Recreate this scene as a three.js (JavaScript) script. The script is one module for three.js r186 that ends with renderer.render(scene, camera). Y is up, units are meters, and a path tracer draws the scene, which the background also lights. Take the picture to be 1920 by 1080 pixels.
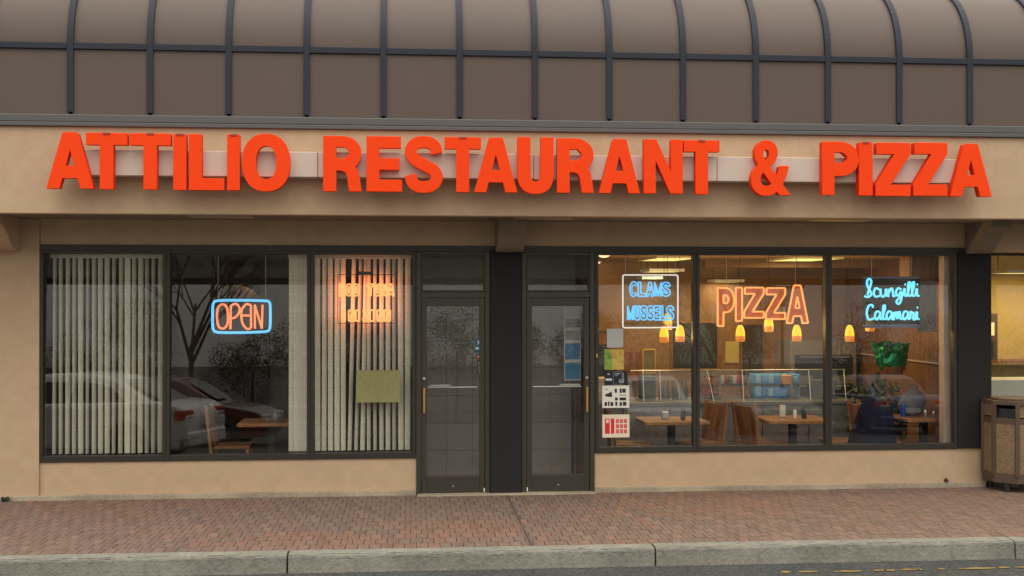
import * as THREE from 'three';
import { mergeGeometries } from 'three/addons/utils/BufferGeometryUtils.js';
import { RoundedBoxGeometry } from 'three/addons/geometries/RoundedBoxGeometry.js';
import { RectAreaLightUniformsLib } from 'three/addons/lights/RectAreaLightUniformsLib.js';
import { FontLoader } from 'three/addons/loaders/FontLoader.js';

// ---------------------------------------------------------------- camera, sky, sun, exposure
const scene = new THREE.Scene();
const camera = new THREE.PerspectiveCamera(27.58, 1920 / 1080, 0.1, 600);
camera.position.set(0, 2.14, 12.6);
{ const yaw = Math.atan(190 / 2200), pitch = Math.atan(12 / 2200);
  camera.lookAt(Math.sin(yaw) * Math.cos(pitch), 2.14 + Math.sin(pitch), 12.6 - Math.cos(yaw) * Math.cos(pitch)); }
const renderer = new THREE.WebGLRenderer({ antialias: true });
renderer.toneMapping = THREE.LinearToneMapping;
renderer.toneMappingExposure = 1.03;
renderer.shadowMap.enabled = true;
RectAreaLightUniformsLib.init();

// overcast evening sky: even cloud, brighter overhead than at the horizon, faint cloud texture
let seed = 7;
const rnd = () => { seed = (seed * 1664525 + 1013904223) >>> 0; return seed / 4294967296; };
const rr = (a, b) => a + (b - a) * rnd();
function lattice(n, s) { let q = s; const a = new Float32Array(n * n); for (let i = 0; i < n * n; i++) { q = (q * 1664525 + 1013904223) >>> 0; a[i] = q / 4294967296; } return a; }
const LAT = lattice(64, 99);
const sm = (t) => t * t * (3 - 2 * t);
function vnoise(x, y, per) {                       // value noise with period per (<= 64)
  const xi = Math.floor(x), yi = Math.floor(y), fx = sm(x - xi), fy = sm(y - yi), m = (v) => ((v % per) + per) % per;
  const a = LAT[m(yi) * 64 + m(xi)], b = LAT[m(yi) * 64 + m(xi + 1)], c = LAT[m(yi + 1) * 64 + m(xi)], d = LAT[m(yi + 1) * 64 + m(xi + 1)];
  return a + (b - a) * fx + (c - a) * fy + (a - b - c + d) * fx * fy;
}
function fbm(u, v, base = 4, oct = 5) { let s = 0, w = 0.5, t = 0, p = base; for (let i = 0; i < oct; i++) { const q = Math.min(p, 64); s += w * vnoise(u * q, v * q, q); t += w; w *= 0.55; p *= 2; } return s / t; }
{
  const W = 512, H = 256, d = new Float32Array(W * H * 4);
  for (let j = 0; j < H; j++) for (let i = 0; i < W; i++) {
    const el = (j + 0.5) / H * Math.PI - Math.PI / 2, s = Math.max(0, Math.sin(el)), n = fbm(i / W, j / H, 4, 5);
    const L = 0.74 * (1 + 2.45 * s) * (0.88 + 0.24 * n), o = (j * W + i) * 4;
    d[o] = L * 1.0; d[o + 1] = L * 0.965; d[o + 2] = L * 0.865; d[o + 3] = 1;
  }
  const sky = new THREE.DataTexture(d, W, H, THREE.RGBAFormat, THREE.FloatType);
  sky.mapping = THREE.EquirectangularReflectionMapping; sky.magFilter = THREE.LinearFilter; sky.minFilter = THREE.LinearFilter; sky.needsUpdate = true;
  scene.background = sky; scene.environment = sky;
}
const sun = new THREE.DirectionalLight(new THREE.Color(1, 0.95, 0.87), 0.8);
sun.position.set(3, 24, 11); sun.target.position.set(1, 1, 0); sun.shadow.radius = 70; sun.castShadow = true;
sun.shadow.mapSize.set(2048, 2048); Object.assign(sun.shadow.camera, { left: -12, right: 12, top: 12, bottom: -12, near: 1, far: 60 });
scene.add(sun, sun.target);

// ---------------------------------------------------------------- helpers
const names = new Map();
function numbered(n) { const k = names.get(n) ?? 0; names.set(n, k + 1); return k ? `${n}_${String(k).padStart(3, '0')}` : n; }
function mesh(name, geo, mat, parent) { const m = new THREE.Mesh(geo, mat); m.name = name; m.castShadow = m.receiveShadow = true; parent.add(m); return m; }
function tag(o, label, category, group) { o.userData.label = label; o.userData.category = category; if (group) o.userData.group = group; return o; }
function thing(name, label, category, [x, y, z] = [0, 0, 0], turn = 0, group) { const o = new THREE.Group(); o.name = numbered(name); o.position.set(x, y, z); o.rotation.y = turn; scene.add(o); return tag(o, label, category, group); }
function single(name, geo, mat, label, category, pos = [0, 0, 0], turn = 0, group) { const o = mesh(numbered(name), geo, mat, scene); o.position.set(...pos); o.rotation.y = turn; return tag(o, label, category, group); }
function structure(name, geo, mat) { const o = mesh(numbered(name), geo, mat, scene); o.userData.kind = 'structure'; return o; }
function uvm(g) {                                   // uv in metres by the dominant axis of each vertex normal
  if (g.index) g = g.toNonIndexed();
  const p = g.attributes.position, n = g.attributes.normal, uv = new Float32Array(p.count * 2);
  for (let i = 0; i < p.count; i += 3) {
    let a = 0, b = 0, c = 0; for (let k = 0; k < 3; k++) { a += n.getX(i + k); b += n.getY(i + k); c += n.getZ(i + k); }
    a = Math.abs(a); b = Math.abs(b); c = Math.abs(c);
    for (let k = 0; k < 3; k++) { const x = p.getX(i + k), y = p.getY(i + k), z = p.getZ(i + k);
      const [u, v] = c >= a && c >= b ? [x, y] : b >= a ? [x, z] : [z, y]; uv[(i + k) * 2] = u; uv[(i + k) * 2 + 1] = v; }
  }
  g.setAttribute('uv', new THREE.BufferAttribute(uv, 2)); return g;
}
const box = (x0, x1, y0, y1, z0, z1) => { const g = new THREE.BoxGeometry(x1 - x0, y1 - y0, z1 - z0); g.translate((x0 + x1) / 2, (y0 + y1) / 2, (z0 + z1) / 2); return uvm(g); };
const rbox = (x0, x1, y0, y1, z0, z1, r = 0.006) => { const g = new RoundedBoxGeometry(x1 - x0, y1 - y0, z1 - z0, 2, Math.min(r, (x1 - x0) / 2.01, (y1 - y0) / 2.01, (z1 - z0) / 2.01)); g.translate((x0 + x1) / 2, (y0 + y1) / 2, (z0 + z1) / 2); return uvm(g); };
const join = (list) => mergeGeometries(list.map((g) => { if (g.index) g = g.toNonIndexed(); for (const k of Object.keys(g.attributes)) if (!['position', 'normal', 'uv'].includes(k)) g.deleteAttribute(k); return g; }));
const frameGeo = (x0, x1, y0, y1, z0, z1, s, t = s, b = s) => join([rbox(x0, x0 + s, y0, y1, z0, z1, 0.004), rbox(x1 - s, x1, y0, y1, z0, z1, 0.004), rbox(x0 + s, x1 - s, y1 - t, y1, z0, z1 - 0.003, 0.004), rbox(x0 + s, x1 - s, y0, y0 + b, z0, z1 - 0.003, 0.004)]);
const cyl = (r0, r1, h, x = 0, y = 0, z = 0, seg = 16) => { const g = new THREE.CylinderGeometry(r1, r0, h, seg); g.translate(x, y + h / 2, z); return g; };
function bar(a, b, r, seg = 8) { const va = new THREE.Vector3(...a), vb = new THREE.Vector3(...b), d = vb.clone().sub(va), g = new THREE.CylinderGeometry(r, r, d.length(), seg);
  g.applyQuaternion(new THREE.Quaternion().setFromUnitVectors(new THREE.Vector3(0, 1, 0), d.clone().normalize())); g.translate(...va.add(vb).multiplyScalar(0.5).toArray()); return g; }
const lathe = (pts, seg = 20) => new THREE.LatheGeometry(pts.map(([r, y]) => new THREE.Vector2(r, y)), seg);

// ---------------------------------------------------------------- textures and materials
function tex(size, fn, srgb, repeatM) {
  const d = new Uint8Array(size * size * 4);
  for (let j = 0; j < size; j++) for (let i = 0; i < size; i++) { const c = fn(i / size, j / size), o = (j * size + i) * 4; for (let k = 0; k < 3; k++) d[o + k] = Math.max(0, Math.min(255, Math.round((Array.isArray(c) ? c[k] : c) * 255))); d[o + 3] = 255; }
  const t = new THREE.DataTexture(d, size, size, THREE.RGBAFormat); t.wrapS = t.wrapT = THREE.RepeatWrapping; t.magFilter = THREE.LinearFilter; t.minFilter = THREE.LinearMipmapLinearFilter; t.generateMipmaps = true;
  if (srgb) t.colorSpace = THREE.SRGBColorSpace; t.repeat.set(1 / repeatM, 1 / repeatM); t.needsUpdate = true; return t;
}
const g8 = (v) => Math.pow(v, 1 / 2.2);
const tStucco = tex(512, (u, v) => { const a = fbm(u, v, 3, 4), b = fbm(u, v, 32, 2); return g8(0.84 + 0.10 * (a - 0.5) + 0.11 * (b - 0.5)); }, true, 3.1);
const tFade = tex(256, (u, v) => g8(0.96 + 0.12 * (fbm(u, v, 3, 4) - 0.5) + 0.05 * (fbm(u, v, 40, 2) - 0.5)), true, 1.3);
const tStuccoB = tex(512, (u, v) => fbm(u, v, 48, 3), false, 0.6);
const tConc = tex(512, (u, v) => { const a = fbm(u, v, 3, 5), b = fbm(u, v, 60, 1), s = b > 0.8 ? -0.16 : 0, m = fbm(u + 0.37, v, 5, 4); const L = 0.74 + 0.8 * (a - 0.5) + 0.24 * (b - 0.5) + s; const gr = Math.max(0, m - 0.55) * 0.7; return [g8(L - gr * 0.42), g8(L - gr * 0.34), g8(L * 0.95 - gr * 0.5)]; }, true, 1.7);
const tConcB = tex(512, (u, v) => 0.6 * fbm(u, v, 20, 4) + 0.4 * fbm(u, v, 60, 1), false, 0.7);
const tAsph = tex(512, (u, v) => { const a = fbm(u, v, 3, 4), b = fbm(u, v, 64, 1); return g8(0.62 + 0.5 * (a - 0.5) + 0.55 * (b - 0.5)); }, true, 1.3);
const tBrick = tex(512, (u, v) => { const a = fbm(u, v, 4, 5), b = fbm(u + 0.3, v + 0.1, 64, 1), c = fbm(u + 0.6, v, 24, 3); const L = 0.78 + 0.5 * (a - 0.5) + 0.4 * (b - 0.5) + (c > 0.68 ? -0.22 : 0); return [g8(L), g8(L * 0.98), g8(L * 0.97)]; }, true, 0.9);
const tBrickB = tex(256, (u, v) => fbm(u, v, 30, 3), false, 0.25);
const tWood = tex(512, (u, v) => { const w = fbm(u * 1, v, 6, 3), g = fbm(u + 0.06 * w, v * 0.0625, 48, 2), s = Math.sin((u * 9 + w * 1.6) * 6.283) * 0.5 + 0.5; const L = 0.66 + 0.35 * (g - 0.5) + 0.16 * (s - 0.5) + 0.16 * (w - 0.5); return [g8(L), g8(L * 0.97), g8(L * 0.93)]; }, true, 1.0);
const tMarble = tex(512, (u, v) => { const w = fbm(u, v, 4, 5), q = Math.abs(fbm(u + 0.5, v + 0.2, 6, 5) - 0.5), p = fbm(u, v, 40, 2); return g8(0.62 + 0.5 * (w - 0.5) - (q < 0.02 ? 0.16 : 0) + 0.14 * (p - 0.5)); }, true, 1.2);
const tFab = tex(256, (u, v) => g8(0.8 + 0.3 * (fbm(u, v, 32, 3) - 0.5)), true, 0.4);
const lin = (r, g, b) => new THREE.Color().setRGB(r, g, b);
const std = (c, rough = 0.8, o = {}) => new THREE.MeshStandardMaterial({ color: lin(...c), roughness: rough, ...o });
const glow = (c, k = 1) => new THREE.MeshStandardMaterial({ color: lin(0.2, 0.2, 0.2), emissive: lin(...c), emissiveIntensity: k, roughness: 0.5 });
const M = {
  stucco: std([0.58, 0.414, 0.27], 0.94, { map: tStucco, bumpMap: tStuccoB, bumpScale: 0.0012 }),
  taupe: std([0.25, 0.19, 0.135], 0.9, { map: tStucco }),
  footing: std([0.52, 0.43, 0.33], 0.9, { map: tConc }),
  flashing: std([0.10, 0.099, 0.10], 0.5, { metalness: 0.3 }),
  panel: std([0.100, 0.070, 0.058], 0.58, { map: tFade }),
  rib: new THREE.MeshPhysicalMaterial({ color: lin(0.028, 0.031, 0.045), roughness: 0.55, specularIntensity: 0.45 }),
  bronze: std([0.030, 0.026, 0.022], 0.45, { metalness: 0.2 }),
  doorBronze: std([0.045, 0.04, 0.031], 0.42, { metalness: 0.2 }),
  column: new THREE.MeshPhysicalMaterial({ color: lin(0.020, 0.020, 0.021), roughness: 0.8, specularIntensity: 0.4 }),
  raceway: std([0.56, 0.46, 0.40], 0.55),
  red: new THREE.MeshPhysicalMaterial({ color: lin(0.95, 0.06, 0.005), roughness: 0.7, specularIntensity: 0.35, map: tFade }),
  redSide: new THREE.MeshPhysicalMaterial({ color: lin(0.8, 0.045, 0.006), roughness: 0.7, specularIntensity: 0.35 }),
  orangePlate: std([0.62, 0.2, 0.07], 0.6),
  redClip: std([0.36, 0.02, 0.008], 0.6),
  brick: [[0.265, 0.15, 0.108], [0.25, 0.148, 0.11], [0.262, 0.164, 0.124], [0.228, 0.15, 0.12], [0.245, 0.165, 0.13], [0.225, 0.15, 0.116], [0.24, 0.165, 0.128], [0.21, 0.148, 0.12]].map((c) => std(c, 0.85, { map: tBrick, bumpMap: tBrickB, bumpScale: 0.003 })),
  mortar: std([0.185, 0.13, 0.105], 0.95, { map: tConc }),
  kerb: std([0.305, 0.292, 0.262], 0.9, { map: tConc, bumpMap: tConcB, bumpScale: 0.006 }),
  asphalt: std([0.075, 0.075, 0.074], 0.92, { map: tAsph, bumpMap: tConcB, bumpScale: 0.006 }),
  yellow: std([0.30, 0.21, 0.06], 0.8, { map: tConc }),
  pane: new THREE.MeshPhysicalMaterial({ color: lin(0.93, 0.94, 0.92), roughness: 0, metalness: 0, transmission: 1, thickness: 0, ior: 1.76 }),
  tintPane: new THREE.MeshPhysicalMaterial({ color: lin(0.9, 0.89, 0.87), roughness: 0, metalness: 0, transmission: 1, thickness: 0, ior: 1.88 }),
  slat: std([0.76, 0.71, 0.58], 0.7, { map: tFab }),
  brass: std([0.55, 0.36, 0.13], 0.35, { metalness: 0.8 }),
  steel: std([0.6, 0.6, 0.58], 0.3, { metalness: 0.85 }),
  white: std([0.75, 0.75, 0.72], 0.6),
  black: std([0.015, 0.015, 0.016], 0.5),
  darkWall: std([0.075, 0.048, 0.036], 0.85, { map: tStucco }),
  beigeWall: std([0.33, 0.24, 0.17], 0.85, { map: tStucco }),
  brownWall: std([0.25, 0.115, 0.05], 0.55, { map: tWood }),
  amberWall: std([0.28, 0.15, 0.058], 0.7, { map: tStucco }),
  ceiling: std([0.26, 0.155, 0.085], 0.9, { map: tStucco }),
  darkCeiling: std([0.10, 0.07, 0.055], 0.9),
  floor: std([0.12, 0.095, 0.075], 0.5, { map: tMarble }),
  tile: std([0.5, 0.47, 0.42], 0.55, { map: tStucco }),
  grout: std([0.34, 0.32, 0.28], 0.9),
  marble: std([0.36, 0.33, 0.31], 0.45, { map: tMarble }),
  granite: std([0.30, 0.30, 0.30], 0.3, { map: tMarble }),
  wood: std([0.40, 0.19, 0.075], 0.5, { map: tWood }),
  wood2: std([0.30, 0.12, 0.05], 0.5, { map: tWood }),
  tableTop: std([0.44, 0.21, 0.08], 0.4, { map: tWood }),
  paleTrim: std([0.50, 0.385, 0.33], 0.85, { map: tStucco }),
  yellowWall: std([0.62, 0.46, 0.16], 0.8, { map: tStucco }),
  canPanel: std([0.27, 0.18, 0.10], 0.75, { map: tConc, bumpMap: tConcB, bumpScale: 0.01 }),
  canFrame: std([0.085, 0.052, 0.034], 0.6),
  navy: new THREE.MeshPhysicalMaterial({ color: lin(0.016, 0.015, 0.030), roughness: 1, specularIntensity: 0.15, map: tFab }),
  grey: std([0.13, 0.13, 0.135], 0.8, { map: tFab }),
  greenFoil: std([0.02, 0.28, 0.12], 0.22, { metalness: 0.7, flatShading: true }),
  leaf: std([0.035, 0.055, 0.02], 0.7, { side: THREE.DoubleSide }),
  bark: std([0.10, 0.075, 0.055], 0.95),
  orangeNeon: glow([1.0, 0.21, 0.05], 1.25), blueNeon: glow([0.07, 0.52, 1.0], 1.2), cyanNeon: glow([0.13, 0.72, 0.98], 1.25), rowNeon: glow([1.0, 0.3, 0.06], 1.7), whiteNeon: glow([0.85, 0.8, 0.72], 0.95), pizzaNeon: glow([1.0, 0.34, 0.07], 1.3),
  troffer: glow([1.0, 0.8, 0.22], 1.35), downlight: glow([1.0, 0.78, 0.38], 1.6),
  shadeTop: glow([1.0, 0.5, 0.006], 1.4), shadeRim: glow([0.85, 0.22, 0.004], 0.8),
  smokeAcrylic: new THREE.MeshPhysicalMaterial({ color: lin(0.3, 0.29, 0.33), roughness: 0.05, transmission: 1, thickness: 0, ior: 1.5 }),
  acrylic: new THREE.MeshPhysicalMaterial({ color: lin(0.82, 0.86, 0.9), roughness: 0.05, transmission: 1, thickness: 0, ior: 1.5 }),
};

// ---------------------------------------------------------------- ground, sidewalk, kerb, car park
{ // the car park falls away gently from the kerb, then drops to lower land
  const xs = [], zs = [2.4, 2.83, 3.4, 4.5, 6, 8, 10, 13, 17, 22, 28, 35, 44, 56, 75, 100, 140, 200, 300]; for (let x = -150; x <= 150; x += 5) xs.push(x);
  const hgt = (z) => (z < 2.83 ? -0.152 : -0.152 - Math.min(z - 2.83, 25) * 0.04 - Math.max(0, Math.min(z - 28, 30)) * 0.1);
  const pos = [], idx = []; for (const z of zs) for (const x of xs) pos.push(x, hgt(z), z);
  const w = xs.length; for (let j = 0; j < zs.length - 1; j++) for (let i = 0; i < w - 1; i++) { const a = j * w + i; idx.push(a, a + w, a + 1, a + 1, a + w, a + w + 1); }
  const g = new THREE.BufferGeometry(); g.setAttribute('position', new THREE.Float32BufferAttribute(pos, 3)); g.setIndex(idx); g.computeVertexNormals();
  structure('car_park', uvm(g), M.asphalt);
}
structure('ground', box(-150, 150, -0.5, -0.2, -60, 2.4), M.mortar);
const walk = structure('sidewalk', box(-9, 11.5, -0.2, -0.012, 0.0, 2.655), M.mortar);
{ // brick pavers on end to the wall, running bond; the rows nearest the kerb are single bricks
  const brickGeo = (() => { const a = 0.0490, b = 0.0988, t = 0.0025, p = [], add = (...q) => p.push(...q);
    const T = [[-a + t, 0, -b + t], [a - t, 0, -b + t], [a - t, 0, b - t], [-a + t, 0, b - t]], B = [[-a, -0.02, -b], [a, -0.02, -b], [a, -0.02, b], [-a, -0.02, b]];
    add(...T[0], ...T[2], ...T[1], ...T[0], ...T[3], ...T[2]);
    for (let k = 0; k < 4; k++) { const n = (k + 1) % 4; add(...T[k], ...T[n], ...B[n], ...T[k], ...B[n], ...B[k]); }
    const g = new THREE.BufferGeometry(); g.setAttribute('position', new THREE.Float32BufferAttribute(p, 3)); g.computeVertexNormals(); return g; })();
  const shapes = [0, 1, 2, 3, 4, 5].map((k) => { const g = uvm(brickGeo.clone()), uv = g.attributes.uv; for (let i = 0; i < uv.count; i++) uv.setXY(i, uv.getX(i) + 0.137 * k, uv.getY(i) + 0.211 * k); return g; });
  const buckets = M.brick.map(() => []);
  const rowsZ = []; for (let z = 2.555; z > 0.05; z -= 0.2) rowsZ.push(z);
  let singles = 0;
  rowsZ.forEach((z, r) => {
    for (let i = -88; i <= 112; i++) {
      const x = i * 0.1 + (r % 2 ? 0.05 : 0);
      if (Math.abs(x - 1.03) < 0.012) continue;
      const patch = fbm(x * 0.045 + 0.5, z * 0.09 + 0.2, 8, 3), soil = fbm(x * 0.06 + 0.15, z * 0.05 + 0.6, 8, 4) + rr(-0.06, 0.06), k = soil > 0.545 ? 5 + Math.floor(rr(0, 2.99)) : Math.max(0, Math.min(4, Math.floor((patch - 0.5) * 9 + 2.4 + rr(-1.5, 1.5))));
      const y = rr(-0.0016, 0.0016), tilt = rr(-0.006, 0.006);
      if (r < 3 && x > -3.7 && x < 5.6 && singles < 290) { const m = mesh('brick', shapes[(i + 200) % 6], M.brick[k], walk); m.position.set(x, y, z); m.rotation.x = tilt; singles++; }
      else { const g = shapes[(i + 200 + r) % 6].clone(); g.rotateX(tilt); g.translate(x, y, z); buckets[k].push(g); }
    }
  });
  buckets.forEach((b, k) => { if (b.length) { const m = mesh('brick_paving', mergeGeometries(b), M.brick[k], walk); m.userData.kind = 'stuff'; } });
}
mesh('expansion_joint', box(1.02, 1.034, -0.012, 0.0025, 0.05, 2.655), M.asphalt, walk);
{ // kerb of cast concrete lengths with open joints
  const kerb = new THREE.Group(); kerb.name = 'kerb'; kerb.userData.kind = 'structure'; scene.add(kerb);
  const prof = new THREE.Shape(); prof.moveTo(-2.66, -0.3); prof.lineTo(-2.66, 0.004); prof.lineTo(-2.79, 0.0); prof.quadraticCurveTo(-2.822, -0.004, -2.826, -0.035); prof.lineTo(-2.845, -0.3); prof.lineTo(-2.66, -0.3);
  const joints = [-10.2, -7.15, -4.1, -1.01, 2.06, 5.225, 8.3, 11.4];
  for (let i = 0; i < joints.length - 1; i++) {
    const a = joints[i] + 0.008, b = joints[i + 1] - 0.008;
    const g = new THREE.ExtrudeGeometry(prof, { depth: b - a, bevelEnabled: false, steps: 24 }); g.rotateY(Math.PI / 2); g.translate(a, 0, 0);
    const p = g.attributes.position; for (let k = 0; k < p.count; k++) { const x = p.getX(k), e = Math.min(x - a, b - x); const w = (fbm(x * 0.13 + 0.4, p.getY(k) * 2 + 0.3, 8, 3) - 0.5) * 0.012; p.setZ(k, p.getZ(k) + w - (e < 0.03 && p.getZ(k) > 2.75 ? 0.006 : 0)); p.setY(k, p.getY(k) + rr(-0.0015, 0.0015)); }
    g.computeVertexNormals(); const m = mesh('kerb_stone', uvm(g), M.kerb, kerb); m.position.y = rr(-0.003, 0.003);
  }
}
{ // worn yellow bay line beside the kerb
  const list = []; for (let x = 3.05; x < 5.5; ) { const w = rr(0.05, 0.34), s = new THREE.Shape(), n = 12; for (let k = 0; k < n; k++) { const t = k / n * 6.283, px = Math.cos(t) * w / 2 * rr(0.8, 1.1), py = Math.sin(t) * 0.035 * rr(0.6, 1.15); k ? s.lineTo(px, py) : s.moveTo(px, py); }
    const g = new THREE.ShapeGeometry(s); g.rotateX(-Math.PI / 2); g.translate(x + w / 2, -0.158, 3.11 + rr(-0.01, 0.01)); list.push(uvm(g)); x += w + rr(-0.03, 0.16); }
  structure('road_marking', join(list), M.yellow);
}

// ---------------------------------------------------------------- the building
const B = thing('strip_mall_building', 'beige stucco shopping strip front with curved brown panel canopy above the red letters', 'building');
const part = (name, geo, mat, parent = B) => mesh(name, geo, mat, parent);
part('pier_wall', box(-9, -3.845, 0.05, 2.92, -0.2, 0.03), M.stucco);
part('base_wall', box(-3.843, 0.06, 0.05, 0.395, -0.2, 0), M.stucco);
part('base_wall', box(1.985, 6.37, 0.05, 0.425, -0.2, 0), M.stucco);
part('footing', rbox(-9, 0.06, -0.03, 0.05, -0.2, 0.045), M.footing);
part('footing', rbox(1.985, 6.385, -0.03, 0.05, -0.2, 0.03), M.footing);
part('threshold', rbox(0.07, 1.98, -0.02, 0.012, -0.2, 0.14), M.footing);
part('upper_wall', box(-3.843, 11.5, 2.615, 2.935, -0.2, 0), M.stucco);
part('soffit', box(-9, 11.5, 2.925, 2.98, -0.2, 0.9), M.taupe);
part('fascia', rbox(-9, 11.5, 2.915, 3.76, 0.88, 1.0, 0.012), M.stucco);
part('flashing', join([rbox(-9, 11.5, 3.755, 3.795, 0.86, 1.035, 0.006), rbox(-9, 11.5, 3.797, 3.872, 0.8, 1.02, 0.01)]), M.flashing);
for (const x of [-2.2, 1.05, 4.2]) part('soffit_vent', rbox(x, x + 0.62, 2.914, 2.926, 0.45, 0.8, 0.003), M.footing);
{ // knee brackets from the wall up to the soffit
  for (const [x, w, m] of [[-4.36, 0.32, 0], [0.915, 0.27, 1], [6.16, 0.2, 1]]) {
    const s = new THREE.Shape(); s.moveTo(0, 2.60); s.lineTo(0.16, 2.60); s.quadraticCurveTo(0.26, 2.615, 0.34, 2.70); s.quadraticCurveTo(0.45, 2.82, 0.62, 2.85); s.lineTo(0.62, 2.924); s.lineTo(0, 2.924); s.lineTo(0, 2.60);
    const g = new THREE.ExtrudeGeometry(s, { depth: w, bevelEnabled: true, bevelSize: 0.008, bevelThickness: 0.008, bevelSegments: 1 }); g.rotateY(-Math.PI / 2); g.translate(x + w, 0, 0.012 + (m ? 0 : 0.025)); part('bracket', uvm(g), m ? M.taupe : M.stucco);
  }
}
// curved canopy: straight lower row, quarter-round upper row, ribs and cross bar in front
{
  const ribX = []; for (let k = -8; k < 21; k++) ribX.push(-3.268 + 0.7502 * k);
  const R = 0.85, Y0 = 4.545;
  const arc = (a0, a1, r, n) => { const o = []; for (let i = 0; i <= n; i++) { const t = a0 + (a1 - a0) * i / n; o.push([r * Math.cos(t) - R, Y0 + r * Math.sin(t)]); } return o; };
  const sweep = (x0, x1, outer, inner) => { const s = new THREE.Shape(); [...outer, ...inner.reverse()].forEach(([z, y], i) => (i ? s.lineTo(z, y) : s.moveTo(z, y))); const g = new THREE.ExtrudeGeometry(s, { depth: x1 - x0, bevelEnabled: false, curveSegments: 1 }); g.rotateY(-Math.PI / 2); g.translate(x1, 0, 0); return g; };
  const smoothPatch = (x0, x1) => { const n = 20, pos = [], nor = [], idx = []; for (let i = 0; i <= n; i++) { const t = i / n * Math.PI / 2; for (const x of [x0, x1]) { pos.push(x, Y0 + 0.03 + (R - 0.01) * Math.sin(t), 0.975 - R + (R - 0.01) * Math.cos(t)); nor.push(0, Math.sin(t), Math.cos(t)); } }
    for (let i = 0; i < n; i++) { const a = i * 2; idx.push(a, a + 1, a + 2, a + 1, a + 3, a + 2); } const g = new THREE.BufferGeometry(); g.setAttribute('position', new THREE.Float32BufferAttribute(pos, 3)); g.setAttribute('normal', new THREE.Float32BufferAttribute(nor, 3)); g.setIndex(idx); return g; };
  for (let k = 0; k < ribX.length - 1; k++) {
    const a = ribX[k] + 0.012, b = ribX[k + 1] - 0.012, dz = rr(-0.003, 0.003);
    part('canopy_panel', rbox(a, b, 3.86, 4.53, 0.955 + dz, 0.968 + dz, 0.003), M.panel);
    const m = part('canopy_panel', uvm(smoothPatch(a, b)), M.panel); m.position.z = dz - 0.006;
    part('cross_bar', rbox(ribX[k] + 0.03, ribX[k + 1] - 0.03, 4.505, 4.57, 0.95, 0.992, 0.008), M.rib);
  }
  for (const x of ribX) {
    const o = arc(0, Math.PI / 2, R + 0.012, 24), n = arc(0, Math.PI / 2, R - 0.03, 24);
    const g = sweep(x - 0.03, x + 0.03, [[0.012, 3.868], ...o], [[-0.03, 3.868], ...n]); g.translate(0, 0.03, 0.98); part('rib', uvm(g), M.rib);
  }
  part('roof', box(-9, 11.5, 5.36, 5.41, -14.2, 0.14), M.flashing);
  part('roof_deck', box(-9, 11.5, 3.0, 3.06, -14.2, 0.87), M.darkCeiling);
}
part('rear_wall', box(-9, 11.5, 0, 5.3, -14.2, -14.0), M.stucco);
part('end_wall', box(-9, -8.8, 0, 5.3, -14, -0.2), M.stucco);
part('end_wall', box(11.3, 11.5, 0, 5.3, -14, -0.2), M.stucco);
part('bell_plate', rbox(1.998, 2.02, 1.455, 1.5, 0.02, 0.034, 0.004), M.brass);
// dark columns beside and between the doors
part('column', rbox(0.852, 1.188, 0.0, 2.613, -0.15, 0.05, 0.006), M.column);
part('column', rbox(6.058, 6.45, 0.428, 2.613, -0.3, 0.03, 0.006), M.column);
part('header', rbox(-3.845, 6.45, 2.595, 2.66, -0.06, 0.024, 0.004), M.bronze);
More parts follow.
